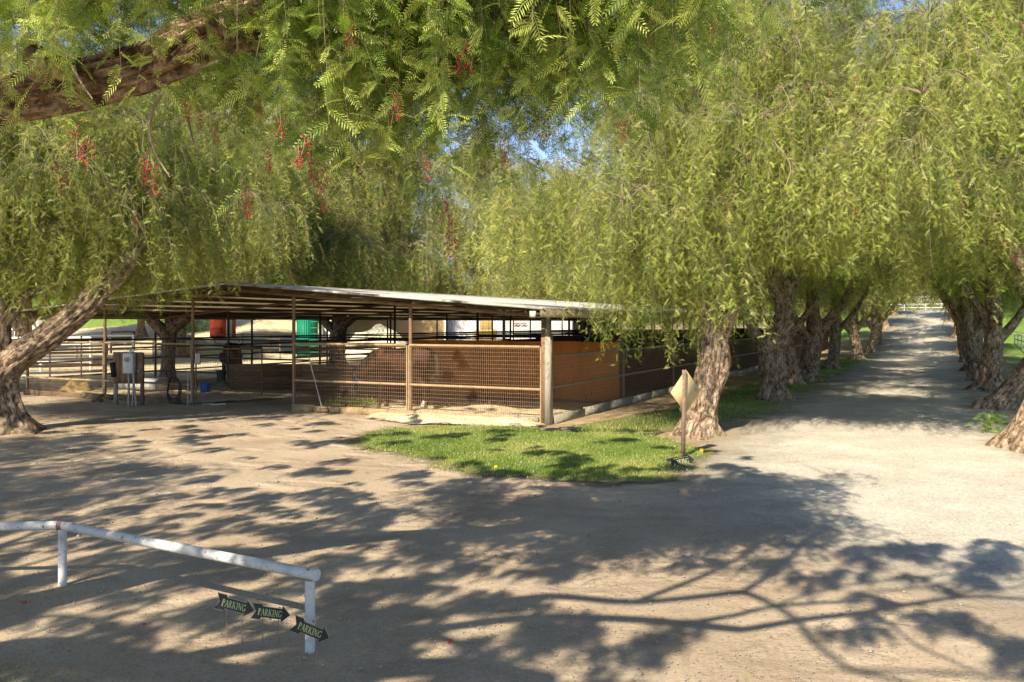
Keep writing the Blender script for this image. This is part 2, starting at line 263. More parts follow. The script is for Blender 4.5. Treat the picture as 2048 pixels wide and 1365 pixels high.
# ------------------------------------------------------------------ mesh helpers
class MB:
    def __init__(s): s.v = []; s.f = []; s.m = []; s.n = 0; s.attr = []
    def add(s, V, F, mi=0, tint=None):
        if isinstance(F, list) and len({len(f) for f in F}) > 1:      # mixed faces: split by size
            n0 = s.n; s.add(V, [f for f in F if len(f) == len(F[0])], mi, tint)
            for k in {len(f) for f in F} - {len(F[0])}:
                G_ = np.array([f for f in F if len(f) == k]); s.f.append(G_ + n0); s.m.append(np.full(len(G_), mi))
            return s
        V = np.asarray(V, float).reshape(-1, 3); F = np.asarray(F, int)
        s.v.append(V); s.f.append(F + s.n); s.m.append(np.full(len(F), mi)); s.n += len(V)
        s.attr.append(np.zeros(len(V)) if tint is None else np.broadcast_to(np.asarray(tint, float), (len(V),)))
        return s
    def box(s, lo, hi, mi=0, rot=None, loc=None):
        x0, y0, z0 = lo; x1, y1, z1 = hi
        V = np.array([(x, y, z) for z in (z0, z1) for x, y in ((x0, y0), (x1, y0), (x1, y1), (x0, y1))], float)
        if rot is not None:
            V = V @ np.array(rot).T
        if loc is not None: V = V + np.array(loc)
        return s.add(V, [(0, 3, 2, 1), (4, 5, 6, 7), (0, 1, 5, 4), (1, 2, 6, 5), (2, 3, 7, 6), (3, 0, 4, 7)], mi)
    def bar(s, p, q, w, h=None, mi=0):
        """square bar from p to q"""
        h = h or w; p = np.array(p, float); q = np.array(q, float); d = q - p; d /= np.linalg.norm(d)
        up = np.array((0, 0, 1.)) if abs(d[2]) < .9 else np.array((0, 1., 0))
        sd = np.cross(d, up); sd /= np.linalg.norm(sd); up = np.cross(sd, d)
        V = [c + a * sd * w / 2 + b * up * h / 2 for c in (p, q) for a, b in ((-1, -1), (1, -1), (1, 1), (-1, 1))]
        return s.add(V, [(0, 1, 2, 3), (7, 6, 5, 4), (0, 4, 5, 1), (1, 5, 6, 2), (2, 6, 7, 3), (3, 7, 4, 0)], mi)
    def tube(s, path, rad, seg=10, mi=0, cap=True, flat=(1, 1), noise=0, seed=0, flare=0, smoothn=0, tint=None):
        P = np.array(path, float); r = np.broadcast_to(np.asarray(rad, float), (len(P),)).copy()
        if smoothn: P, r = catmull(P, r, smoothn)
        T = np.gradient(P, axis=0); T /= np.linalg.norm(T, axis=1)[:, None] + 1e-9
        N = np.zeros_like(P); a = np.array((1., 0, 0)) if abs(T[0][0]) < .8 else np.array((0, 1., 0))
        n0 = a - T[0] * a.dot(T[0]); N[0] = n0 / np.linalg.norm(n0)
        for i in range(1, len(P)):
            v = N[i-1] - T[i] * N[i-1].dot(T[i]); N[i] = v / np.linalg.norm(v)
        B = np.cross(T, N); th = np.linspace(0, 2*np.pi, seg, endpoint=False)
        ds = np.r_[0, np.cumsum(np.linalg.norm(np.diff(P, axis=0), axis=1))]
        RR = np.repeat(r[:, None], seg, 1)
        rg = np.random.RandomState(seed)
        if noise:
            nz = np.zeros_like(RR)
            for k in range(22):
                fa = rg.randint(1, 16); fl = rg.uniform(.4, 5); ph = rg.uniform(0, 6.28, 2); am = 1 / (1 + fa * .35)
                tw = rg.uniform(-1.2, 1.2)
                nz += am * np.sin(fa * (th[None, :] + tw * ds[:, None] * .35) + ph[0] + 1.3 * np.sin(ds[:, None] * fl + ph[1])) * np.cos(ds[:, None] * fl * .5 + ph[1])
            RR *= 1 + noise * nz * .35
            # deep furrows
            ncrk = max(5, seg // 6)
            fur = np.abs(np.sin(.5 * ncrk * (th[None, :] + .25 * np.sin(ds[:, None] * 2.1 + ph[0]) + .12 * np.sin(ds[:, None] * 6.3 + 4 * th[None, :]))))
            RR *= 1 - noise * .30 * (1 - fur) ** 2
        if flare:
            fl = np.exp(-np.clip(ds - .45, 0, 9) / .24)[:, None]
            ph = rg.uniform(0, 6.28)
            RR *= 1 + flare * .62 * fl * (1 + .6 * np.sin(5 * th[None, :] + ph) + .4 * np.sin(3 * th[None, :] + 2 * ph))
        V = P[:, None, :] + (N[:, None, :] * (np.cos(th) * flat[0])[None, :, None] + B[:, None, :] * (np.sin(th) * flat[1])[None, :, None]) * RR[:, :, None]
        V = V.reshape(-1, 3); k = len(P)
        i = np.arange(k - 1)[:, None] * seg; j = np.arange(seg)[None, :]; j2 = (j + 1) % seg
        F = np.stack([i + j, i + j2, i + seg + j2, i + seg + j], -1).reshape(-1, 4)
        if not hasattr(s, 'grain'): s.grain = []
        gr = np.stack([np.broadcast_to(np.abs(th / np.pi - 1) * math.pi * r[:, None] * 1.0, (k, seg)), np.broadcast_to(ds[:, None], (k, seg)), np.zeros((k, seg))], -1).reshape(-1, 3)
        n0 = s.n
        s.add(V, F, mi, tint)
        s.grain.append((n0, gr))
        if cap:
            for e, o in ((0, -1), (k - 1, 1)):
                c = P[e] + T[e] * o * r[e] * (.05)
                ids = np.arange(seg) + e * seg
                Fc = [(seg, a_, b_) if o > 0 else (seg, b_, a_) for a_, b_ in zip(range(seg), list(range(1, seg)) + [0])]
                s.add(np.vstack([V[ids], c]), Fc, mi, tint if np.isscalar(tint) else None)
        return s
    def mesh(s, name, mats, smooth=False, tint=False):
        me = bpy.data.meshes.new(name)
        V = np.vstack(s.v); me.vertices.add(len(V)); me.vertices.foreach_set('co', V.ravel())
        sizes = np.concatenate([np.full(len(f), f.shape[1]) for f in s.f]); loops = np.concatenate([f.ravel() for f in s.f])
        me.loops.add(len(loops)); me.loops.foreach_set('vertex_index', loops)
        me.polygons.add(len(sizes)); me.polygons.foreach_set('loop_start', np.r_[0, np.cumsum(sizes)[:-1]])
        me.polygons.foreach_set('material_index', np.concatenate(s.m).astype(np.int32))
        if smooth: me.polygons.foreach_set('use_smooth', np.ones(len(sizes), bool))
        for m in (mats if isinstance(mats, (list, tuple)) else [mats]): me.materials.append(m)
        if tint:
            a = me.attributes.new('tint', 'FLOAT', 'POINT'); a.data.foreach_set('value', np.concatenate(s.attr).astype(np.float32))
        if getattr(s, 'grain', None) and len(s.grain) and max(len(g[1]) for g in s.grain) > 300:
            G = np.zeros((len(V), 3)); 
            for n0, g in s.grain: G[n0:n0+len(g)] = g
            a = me.attributes.new('grain', 'FLOAT_VECTOR', 'POINT'); a.data.foreach_set('vector', G.astype(np.float32).ravel())
        me.update(calc_edges=True); me.validate(); return me
    def obj(s, name, mats, parent=None, smooth=False, tint=False, loc=None, kind=None):
        return link(name, s.mesh(name, mats, smooth, tint), parent, loc, kind)

def catmull(P, r, n):
    Q = np.vstack([2*P[0]-P[1], P, 2*P[-1]-P[-2]]); q = np.r_[r[0], r, r[-1]]; out = []; ro = []
    for i in range(1, len(Q) - 2):
        for t in np.linspace(0, 1, n, endpoint=False):
            a = .5*((2*Q[i]) + (-Q[i-1]+Q[i+1])*t + (2*Q[i-1]-5*Q[i]+4*Q[i+1]-Q[i+2])*t*t + (-Q[i-1]+3*Q[i]-3*Q[i+1]+Q[i+2])*t**3)
            out.append(a); ro.append(q[i]*(1-t)+q[i+1]*t)
    out.append(P[-1]); ro.append(r[-1]); return np.array(out), np.array(ro)

def link(name, data, parent=None, loc=None, kind=None):
    o = bpy.data.objects.new(name, data); C.objects.link(o)
    if parent: o.parent = parent
    if loc is not None: o.location = loc
    if kind: o['kind'] = kind
    return o
def thing(name, label, cat, loc=(0, 0, 0), rz=0, group=None):
    o = bpy.data.objects.new(name, None); C.objects.link(o); o.empty_display_size = .2
    o.location = loc; o.rotation_euler = (0, 0, rz); o['label'] = label; o['category'] = cat
    if group: o['group'] = group
    return o
def tag(o, label, cat, group=None, kind=None):
    o['label'] = label; o['category'] = cat
    if group: o['group'] = group
    if kind: o['kind'] = kind
    return o

# ------------------------------------------------------------------ the place: image row/column -> ground point on the level yard, shelter frame
FH = 1700 * EYE
def G(px, py):
    D = FH / (py - 645); return ((px - 1024) / 1700 * D, D)
cs, sn = math.cos(math.atan(.5)), math.sin(math.atan(.5))
CX, CY = .81, 19.5; ROT = -math.atan(.5)
def W(w, b): return (CX + w*cs + b*sn, CY - w*sn + b*cs)             # w to the right of the shelter's right side, b away from its front
def toWB(x, y): x -= CX; y -= CY; return (x*cs - y*sn, x*sn + y*cs)
def sm(t): t = np.clip(t, 0, 1); return t*t*(3-2*t)
def gz(x, y):
    x = np.asarray(x, float); y = np.asarray(y, float)
    wv = (x-CX)*cs - (y-CY)*sn; bv = (x-CX)*sn + (y-CY)*cs
    r = 3.9 * sm((bv - 44) / 62) * sm((wv + 10) / 10)                 # the avenue climbs towards its end
    l = 6.0 * sm((y - 50 + .25 * (x + 20)) / 55) * sm((-10 - x) / 14)       # bank and lawn behind the pens on the left
    far = 10 * sm((y - 120) / 120)
    return r + l + far

def ground():
    def axis(lo, a, b, hi, fine, coarse):
        return np.r_[np.arange(lo, a, coarse), np.arange(a, b, fine), np.arange(b, hi + coarse, coarse)]
    X = axis(-320, -24, 24, 320, .5, 4.); Y = axis(-80, -2, 60, 500, .5, 4.)
    XX, YY = np.meshgrid(X, Y); Z = gz(XX, YY)
    rg = np.random.RandomState(3)
    for k in range(8):
        f = rg.uniform(.3, 1.4); a = rg.uniform(0, 6.28); p = rg.uniform(0, 6.28)
        Z = Z + .0025 * np.sin(f * (XX*np.cos(a) + YY*np.sin(a)) + p) * (YY < 70)
    V = np.stack([XX, YY, Z - .012], -1).reshape(-1, 3); ny, nx = XX.shape
    i = (np.arange(ny-1)[:, None]*nx + np.arange(nx-1)[None, :]); F = np.stack([i, i+1, i+nx+1, i+nx], -1).reshape(-1, 4)
    m = MB(); m.add(V, F); o = m.obj('ground', M['ground'], smooth=True, kind='structure')
    wv = (V[:, 0]-CX)*cs - (V[:, 1]-CY)*sn; bv = (V[:, 0]-CX)*sn + (V[:, 1]-CY)*cs
    lw = np.clip((wv - 10.6) / .8, 0, 1) * (bv > -1)
    lw = np.maximum(lw, sm((V[:, 1] + .3*(V[:, 0]+20) - 62) / 10) * (V[:, 0] < -17))
    lw = np.maximum(lw, np.clip((3.4 - wv) / 1.5, 0, 1) * (wv > -10) * (bv > 48))
    a = o.data.attributes.new('lawn', 'FLOAT', 'POINT'); a.data.foreach_set('value', lw.astype(np.float32))
ground()

def poly_sheet(name, poly, mat, z, step=.25, edge=.5, hfun=None, kind='structure', wmap=None):
    """sheet of grid cells covering a polygon; 'edge' is 0 at the outline and 1 inside"""
    P = np.array(poly, float); lo = P.min(0) - edge; hi = P.max(0) + edge
    X = np.arange(lo[0], hi[0], step); Y = np.arange(lo[1], hi[1], step); XX, YY = np.meshgrid(X, Y)
    d = sdist(P, XX.ravel(), YY.ravel()).reshape(XX.shape)
    e = np.clip(.5 + d / (2*edge), 0, 1)
    keep = e > 0; ny, nx = XX.shape
    ex = e
    if wmap: WX, WY = wmap(XX, YY)
    else: WX, WY = XX, YY
    ZZ = gz(WX, WY) + z + (hfun(XX, YY, e) if hfun else 0)
    V = np.stack([WX, WY, ZZ], -1).reshape(-1, 3)
    i = (np.arange(ny-1)[:, None]*nx + np.arange(nx-1)[None, :]); F = np.stack([i, i+1, i+nx+1, i+nx], -1)
    k = keep[:-1, :-1] | keep[1:, :-1] | keep[:-1, 1:] | keep[1:, 1:]
    F = F[k].reshape(-1, 4)
    used = np.unique(F); mp = -np.ones(len(V), int); mp[used] = np.arange(len(used))
    m = MB(); m.add(V[used], mp[F]); o = m.obj(name, mat, smooth=True, kind=kind)
    a = o.data.attributes.new('edge', 'FLOAT', 'POINT'); a.data.foreach_set('value', ex.ravel()[used].astype(np.float32))
    return o
def sdist(P, x, y):
    """signed distance to a polygon, positive inside"""
    d = np.full(len(x), 1e9); ins = np.zeros(len(x), bool); n = len(P)
    for i in range(n):
        a = P[i]; b = P[(i+1) % n]; e = b - a
        t = np.clip(((x-a[0])*e[0] + (y-a[1])*e[1]) / (e @ e), 0, 1)
        d = np.minimum(d, np.hypot(x - a[0] - t*e[0], y - a[1] - t*e[1]))
        c = ((a[1] > y) != (b[1] > y)) & (x < (b[0]-a[0]) * (y-a[1]) / (b[1]-a[1] + 1e-12) + a[0]); ins ^= c
    return np.where(ins, d, -d)

# gravel avenue, built in the shelter's frame and fanning out over the yard at its near end
rd = [(4.3, 110), (4.3, 20), (4.3, 4), (4.7, .5), (4.7, -1.5), (5.0, -4), (6.2, -7), (9.0, -9.4), (12, -11.5), (24, -14), (22, -5), (11.5, -2.2), (9.5, 0), (9.3, 6), (9.2, 20), (9.2, 110)]
poly_sheet('gravel_road', rd, M['gravel'], .006, .5, 2.0, wmap=W, hfun=lambda X, Y, e: .05 * e * (Y > -1) )
# brown litter under the rows
poly_sheet('leaf_litter', [(1.2, -3.5), (4.9, -2.3), (4.9, 60), (.1, 60), (.15, -.6)], M['litter'], .001, .4, .6, wmap=W)
poly_sheet('leaf_litter', [(8.6, -2.5), (11.4, -2.3), (11.4, 70), (8.5, 70)], M['litter'], .001, .4, .6, wmap=W)
# lawn patches
lawnA = [G(*p) for p in ((718, 885), (760, 866), (860, 855), (1000, 855), (1110, 868), (1255, 868), (1330, 890), (1400, 903), (1350, 925), (1300, 958), (1215, 962), (1080, 950), (950, 942), (860, 912), (770, 898))]
lawnB = [W(*p) for p in ((2.3, -.6), (3.0, 1.2), (3.2, 2.6), (4.3, 4.6), (4.35, 7), (3.1, 7.9), (2.9, 9.2), (4.3, 12), (3.9, 15), (3.7, 18), (3.9, 22), (3.8, 30), (4.0, 45), (2.2, 45), (2.1, 22), (1.9, 11), (1.9, 5), (1.35, 1.5), (.9, -.3), (1.2, -2), (1.9, -1.6))]
lawnC = [(-6, 5.9), (-3.8, 5.85), (-3.5, 5.6), (-3.15, 5.2), (-3.0, 4.5), (-6, 4.5)]
lawns = [poly_sheet('lawn', p, M['lawn'], .009, .2, e_) for p, e_ in ((lawnA, .8), (lawnB, .8), (lawnC, .25))]

def grass(poly, n, seed, h=.048, edge=.15):
    rg = np.random.RandomState(seed); P = np.array(poly); lo = P.min(0); hi = P.max(0)
    x = rg.uniform(lo[0], hi[0], n*3); y = rg.uniform(lo[1], hi[1], n*3)
    d = sdist(P, x, y) + rg.uniform(-1, .6, len(x))*rg.uniform(0, 1, len(x))*1.1 + .05 + .22*np.sin(x*4.3+1) * np.sin(y*3.4) + .1*np.sin(x*11)*np.sin(y*9); k = d > 0; x = x[k][:n]; y = y[k][:n]; d = d[k][:n]; n = len(x)
    z = gz(x, y) + .015
    az = rg.uniform(0, 6.28, n); hh = h * rg.uniform(.5, 1.3, n) * np.clip(.5 + d, .5, 1); ww = .0025 * rg.uniform(.7, 1.5, n) * (1 + y / 6)
    ln = rg.uniform(.1, .6, n) * hh; la = rg.uniform(0, 6.28, n)
    p = np.stack([x, y, z], -1); sd = np.stack([np.cos(az), np.sin(az), 0*az], -1) * ww[:, None]
    tip = p + np.stack([np.cos(la)*ln, np.sin(la)*ln, hh], -1)
    V = np.stack([p - sd, p + sd, tip], 1).reshape(-1, 3); F = np.arange(3*n).reshape(-1, 3)
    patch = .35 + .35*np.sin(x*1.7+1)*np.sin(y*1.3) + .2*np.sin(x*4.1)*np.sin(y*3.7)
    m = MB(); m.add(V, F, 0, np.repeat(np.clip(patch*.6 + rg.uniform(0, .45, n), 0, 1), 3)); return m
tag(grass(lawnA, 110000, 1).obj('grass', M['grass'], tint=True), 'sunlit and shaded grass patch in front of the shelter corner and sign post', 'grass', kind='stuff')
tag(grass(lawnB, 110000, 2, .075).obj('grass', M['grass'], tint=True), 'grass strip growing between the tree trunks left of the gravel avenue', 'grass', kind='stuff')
tag(grass(lawnC, 16000, 3, .026).obj('grass', M['grass'], tint=True), 'small tuft of grass at the near left corner of the dirt', 'grass', kind='stuff')

# small stones and fallen leaflets in the yard
def pebbles():
    rg = np.random.RandomState(5); n = 10000
    D = 5.0 + 22 * rg.uniform(0, 1, n)**1.3; x = rg.uniform(-.66, .66, n) * D; s = rg.uniform(.0025, .009, n) * (1 + D/22) * np.where(rg.rand(n) < .03, 2.4, 1)
    base = np.array([(1, 0, 0), (0, 1, 0), (-1, 0, 0), (0, -1, 0), (0, 0, .7), (0, 0, -.7)], float)
    Fb = np.array([(0, 1, 4), (1, 2, 4), (2, 3, 4), (3, 0, 4), (1, 0, 5), (2, 1, 5), (3, 2, 5), (0, 3, 5)])
    J = rg.uniform(.6, 1.35, (n, 6, 3)); a = rg.uniform(0, 6.28, n)
    V = base[None]*J*s[:, None, None]; ca, sa = np.cos(a)[:, None], np.sin(a)[:, None]
    V = np.stack([V[..., 0]*ca - V[..., 1]*sa, V[..., 0]*sa + V[..., 1]*ca, V[..., 2]], -1) + np.stack([x, D, 0*x], -1)[:, None, :]
    m = MB(); m.add(V.reshape(-1, 3), (Fb[None] + np.arange(n)[:, None, None]*6).reshape(-1, 3))
    tag(m.obj('pebbles', M['stone'], kind='stuff'), 'small stones scattered over the dirt yard and gravel', 'pebbles')
    n = 15000; D = 5.0 + 18 * rg.uniform(0, 1, n)**1.2; x = rg.uniform(-.66, .66, n) * D; a = rg.uniform(0, 6.28, n); l = rg.uniform(.008, .026, n)
    p = np.stack([x, D, np.full(n, .012)], -1); d = np.stack([np.cos(a), np.sin(a), rg.uniform(-.1, .4, n)], -1)*l[:, None]; s2 = np.stack([-np.sin(a), np.cos(a), 0*a], -1)*.0035
    V = np.stack([p - d, p + s2, p + d, p - s2], 1).reshape(-1, 3)
    m = MB(); m.add(V, np.arange(4*n).reshape(-1, 4)); tag(m.obj('fallen_leaflets', M['twig'], kind='stuff'), 'dry leaflets and twig bits lying on the dirt yard', 'leaf litter')
pebbles()

def fallen(px, py, lab, n):
    x, y = G(px, py); rg = np.random.RandomState(px); m = MB()
    for k in range(n):
        c = (x + rg.normal(0, .012), y + rg.normal(0, .012)); m.tube([(c[0], c[1], -.002), (c[0], c[1], .003), (c[0], c[1], .008), (c[0], c[1], .010)], [.003, .006, .005, .001], 7, cap=False)
    tag(m.obj('fallen_berries', M['berry'], smooth=True), lab, 'berries', 'fallen red berries')
fallen(50, 1206, 'fallen red berries on the dirt below the left rail post', 9); fallen(290, 1249, 'fallen red berries on the shaded dirt left of the arrow signs', 6); fallen(899, 1283, 'fallen red berries alone on the dirt right of the rail', 9); fallen(690, 1240, 'fallen red berries just right of the end rail post', 3)

# ------------------------------------------------------------------ weeping foliage
def leaves(O, d, L, rg, pairs, wl, ww, quad, tint, mb, mi=0, droop=.35):
    """pinnate leaves: leaflets in pairs along a drooping rachis"""
    n = len(O); up = np.array((0, 0, 1.))
    s = np.cross(d, up); s /= np.linalg.norm(s, axis=1)[:, None] + 1e-6
    nrm = np.cross(s, d); a = rg.uniform(-1.3, 1.3, n)[:, None]; s = s*np.cos(a) + nrm*np.sin(a)
    Vs = []; T = []
    for j in range(pairs):
        k = (j + .7) / pairs; base = O + d*(L*k)[:, None]; base[:, 2] -= droop*k*k*L
        dd = d.copy(); dd[:, 2] -= 2*droop*k; dd /= np.linalg.norm(dd, axis=1)[:, None]
        sz = wl * (1 - .55*abs(k-.45)/.55) * rg.uniform(.75, 1.2, n)
        for sg in (-1, 1):
            dr = s*sg*.85 + dd*.55; dr[:, 2] -= rg.uniform(0, .35, n); tip = base + dr*sz[:, None]
            if quad:
                mid = (base + tip)/2; wv = dd*(ww/2); Vs.append(np.stack([base, mid + wv, tip, mid - wv], 1))
            else: Vs.append(np.stack([base - dd*ww/2, base + dd*ww/2, tip], 1))
            T.append(tint)
    V = np.concatenate(Vs); k = 4 if quad else 3
    mb.add(V.reshape(-1, 3), np.arange(len(V)*k).reshape(-1, k), mi, np.repeat(np.concatenate(T), k))
    if quad:                                    # rachis
        e = O + d*L[:, None]; e[:, 2] -= droop*L; mdl = O + d*(L*.5)[:, None]; mdl[:, 2] -= droop*.25*L; wv = s*.0012
        V = np.stack([O - wv, O + wv, mdl + wv, mdl - wv], 1).reshape(-1, 3); mb.add(V, np.arange(len(V)).reshape(-1, 4), mi, np.repeat(tint, 4))
        V = np.stack([mdl - wv, mdl + wv, e + wv*.4, e - wv*.4], 1).reshape(-1, 3); mb.add(V, np.arange(len(V)).reshape(-1, 4), mi, np.repeat(tint, 4))

def bough(name, seed, spread, drop, nstr, step, leafL, pairs, wl, ww, quad, leafmat, twig_r=.005, berries=0, dry=.12):
    """a weeping bough: a few arching twigs, each hung with leafy strands"""
    rg = np.random.RandomState(seed); mb = MB(); OO, DD, TT = [], [], []
    nb = max(3, nstr // 5)
    for i in range(nb):
        az = rg.uniform(0, 6.28); ln = spread * rg.uniform(.4, 1.05); hv = np.array((math.cos(az), math.sin(az), 0))
        ts = np.linspace(0, 1, 7); arch = [hv*ln*t + np.array((0, 0, .30*ln*math.sin(2.6*t) - .35*ln*t*t)) for t in ts]
        mb.tube(arch, np.linspace(twig_r*2.4, twig_r, 7), 4 if not quad else 5, 1, cap=False)
        arch = np.array(arch)
        for j in range(max(1, nstr // nb)):
            t = rg.uniform(.15, 1)**.7; q = t*6; a = int(min(5, q)); p = arch[a]*(1-(q-a)) + arch[a+1]*(q-a)
            l = drop * rg.uniform(.45, 1.0); k = max(4, int(l / step)); a2 = az + rg.uniform(-1.1, 1.1); h2 = np.array((math.cos(a2), math.sin(a2), 0))
            u = np.linspace(0, 1, k)[:, None]; wob = rg.uniform(-.06, .06, 2)
            pts = p + h2*(.42*l*np.sqrt(u)) * rg.uniform(.2, 1.5) + np.array((0, 0, -1.))*(l*u**1.25) + np.hstack([np.sin(u*5+rg.uniform(0, 6))*wob[0], np.sin(u*4+rg.uniform(0, 6))*wob[1], 0*u])
            sel = pts[::max(1, k//7)]; mb.tube(sel, np.linspace(twig_r*.8, twig_r*.35, len(sel)), 3, 1, cap=False)
            if rg.rand() < dry: continue                             # a bare dry strand
            n = len(pts); az3 = rg.uniform(0, 6.28, n); out = np.stack([np.cos(az3), np.sin(az3), rg.uniform(-1.0, .5, n)], -1)
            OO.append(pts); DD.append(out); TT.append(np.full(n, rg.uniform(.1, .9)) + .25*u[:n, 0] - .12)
            if berries and rg.rand() < berries:
                c = pts[int(n*.75)]
                for _ in range(10):
                    o = c + rg.normal(0, 1, 3)*np.array((.03, .03, .09)); r = .011 if not quad else .0035
                    mb.add(o + r*np.array([(1, 0, 0), (-.5, .87, 0), (-.5, -.87, 0), (0, 0, 1.4), (0, 0, -1.4)]), [(0, 1, 3), (1, 2, 3), (2, 0, 3), (1, 0, 4), (2, 1, 4), (0, 2, 4)], 2)
    O = np.concatenate(OO); d = np.concatenate(DD); d /= np.linalg.norm(d, axis=1)[:, None]; T = np.concatenate(TT) + rg.uniform(-.15, .15, len(O))
    L = leafL * rg.uniform(.6, 1.15, len(O))
    leaves(O, d, L, rg, pairs, wl, ww, quad, np.clip(T, 0, 1), mb)
    return mb.mesh(name, [leafmat, M['twig'], M['berry_pink']], tint=True)

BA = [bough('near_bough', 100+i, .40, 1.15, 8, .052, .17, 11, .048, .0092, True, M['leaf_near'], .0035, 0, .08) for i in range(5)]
BB = [bough('bough', 200+i, 1.2, 1.75, 60, .044, .15, 6, .040, .0095, False, M['leaf'], .0045, .10 if i % 2 else 0, .16) for i in range(8)]
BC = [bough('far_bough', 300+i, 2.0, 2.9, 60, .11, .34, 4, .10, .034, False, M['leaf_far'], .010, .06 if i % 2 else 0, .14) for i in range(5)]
BS = [bough('shade_bough', 500+i, .62, .55, 46, .035, .20, 6, .06, .022, False, M['leaf'], .012, 0, .05) for i in range(4)]  # compact opaque clumps for unseen boughs, added to shape the yard's shade
BP = [bough('pink_bough', 400+i, 1.5, 2.3, 54, .08, .24, 5, .07, .020, False, M['leaf'], .007, .75, .2) for i in range(3)]
DROP = {'A': 1.15, 'B': 1.75, 'C': 2.9, 'P': 2.3, 'S': .55}; SETS = {'A': BA, 'B': BB, 'C': BC, 'P': BP, 'S': BS}

def add_bough(parent, x, y, z, lod, rg, s=1.0):
    """(x,y,z) in world; z is the bough's top"""
    o = link('bough', SETS[lod][rg.randint(len(SETS[lod]))], parent)
    o.location = Vector((x, y, z)) - parent.location; o.rotation_euler = (rg.uniform(-.12, .12), rg.uniform(-.12, .12), rg.uniform(0, 6.28)); o.scale = (s, s, s*rg.uniform(.9, 1.15))
    return o
ROOF_Z = lambda w: 2.75 + .08 * (9.33 - abs(-w - 9.33))
def low_limit(x, y):
    w_, b_ = toWB(x, y)
    if -20 < w_ < .9 and -1.8 < b_ < 58: return ROOF_Z(w_) + .1
    if 4.0 < w_ < 9.4 and b_ > -6: return 3.3 + max(0, float(gz(x, y)))
    return -9
def tree(label, base, trunk, limbs, crown, lod='B', seed=1, group=None, zlow=2.0, seg=40, bark='bark', noise=.32, flare=.75, name='pepper_tree', filt=None, scale=(.8, 1.2), cat='tree'):
    """trunk / limbs: lists of (dx, dy, z, r) from the base; crown: list of (dx, dy, z, rx, ry, rz, n)"""
    x, y = base; z0 = float(gz(x, y)); t = thing(name, label, cat, (x, y, z0 - .03), 0, group)
    rg = np.random.RandomState(seed)
    T = np.array(trunk, float); T = np.vstack([[T[0][0], T[0][1], -.45, T[0][3]*1.05], [T[0][0], T[0][1], -.05, T[0][3]], T[1:]]); m = MB(); m.tube(T[:, :3], T[:, 3], seg, 0, True, noise=noise, seed=seed, flare=flare, smoothn=14 if seg > 30 else 6)
    m.obj('trunk', M[bark], t, True)
    for i, lb in enumerate(limbs):
        Lm = np.array(lb, float); mm = MB(); mm.tube(Lm[:, :3], Lm[:, 3], max(10, seg*2//3), 0, True, noise=noise*.8, seed=seed*7+i, smoothn=10 if seg > 30 else 5)
        mm.obj('limb', M[bark], t, True)
    for (cx, cy, cz, rx, ry, rz_, n) in crown:
        k = 0; tries = 0
        while k < n and tries < n*12:
            tries += 1
            v = rg.normal(0, 1, 3); v /= np.linalg.norm(v); v *= rg.uniform(.35, 1)**.5
            s = rg.uniform(*scale); px, py, pz = x + cx + v[0]*rx, y + cy + v[1]*ry, z0 + cz + v[2]*rz_
            bot = pz - DROP[lod]*s*.95
            lim = max(z0 + zlow + rg.uniform(-.2, .6), low_limit(px, py) + rg.uniform(0, .5))
            if bot < lim:
                if pz - DROP[lod]*.55 < lim: pz = lim + DROP[lod]*s*.95
                else: s = (pz - lim) / (DROP[lod]*.95)
                if s < .35: continue
            if pz > z0 + cz + rz_ + .8: continue
            if 5.2 < toWB(px, py)[0] < 8.2 and toWB(px, py)[1] > 1 and rg.rand() < .85: continue
            if filt and not filt(px, py, pz, s): continue
            add_bough(t, px, py, pz, lod, rg, s); k += 1
        # branches carrying the boughs
    return t

def px_of(x, y, z): return 1024 + 1700*x/y, 645 - 1700*(z - EYE)/y

LEFTROW = 'pepper trees lining the left side of the avenue'; RIGHTROW = 'pepper trees lining the right side of the avenue'
# first tree left of the avenue (stout trunk behind the diamond sign)
b0 = W(3.55, -.1)
tree('stout pepper tree with pale lit trunk behind the diamond sign', b0,
     [(-.05, -.1, 0, .42), (-.02, -.05, .35, .34), (.10, 0, .9, .33), (.28, 0, 1.6, .34), (.30, .1, 2.1, .30), (.24, .2, 2.6, .22), (.2, .3, 3.4, .15)],
     [[(.30, .05, 1.9, .22), (.7, .2, 2.6, .18), (1.2, .4, 3.6, .14), (2.0, .6, 4.8, .09)], [(.22, .1, 2.1, .22), (-.1, -.2, 2.9, .17), (-1.0, -.5, 3.8, .12), (-2.2, -.8, 4.6, .07)],
      [(.2, .2, 3.0, .15), (.6, .9, 4.6, .12), (1.2, 1.6, 6.2, .08)], [(-.4, -.25, .62, .10), (-.18, -.15, .38, .16), (0, 0, .1, .2)]],
     [(.1, .8, 5.4, 4.4, 3.6, 2.6, 100), (.4, 1.2, 8.0, 3.9, 3.6, 1.8, 42), (-.3, -.4, 4.3, 1.6, .9, .5, 8)],
     'B', 11, LEFTROW, 1.55, 72, filt=lambda x, y, z, s: not (px_of(x, y, z)[0] < 1240 and px_of(x, y, z)[1] < 330) and not (px_of(x, y, z)[0] < 1250 and px_of(x, y, z - 1.75*s)[1] > 585) and not (toWB(x, y)[0] < 3.9 and z - 2.3*s < 2.2 and not 1230 < px_of(x, y, z)[0] < 1400))
b1 = W(3.6, 8.8)
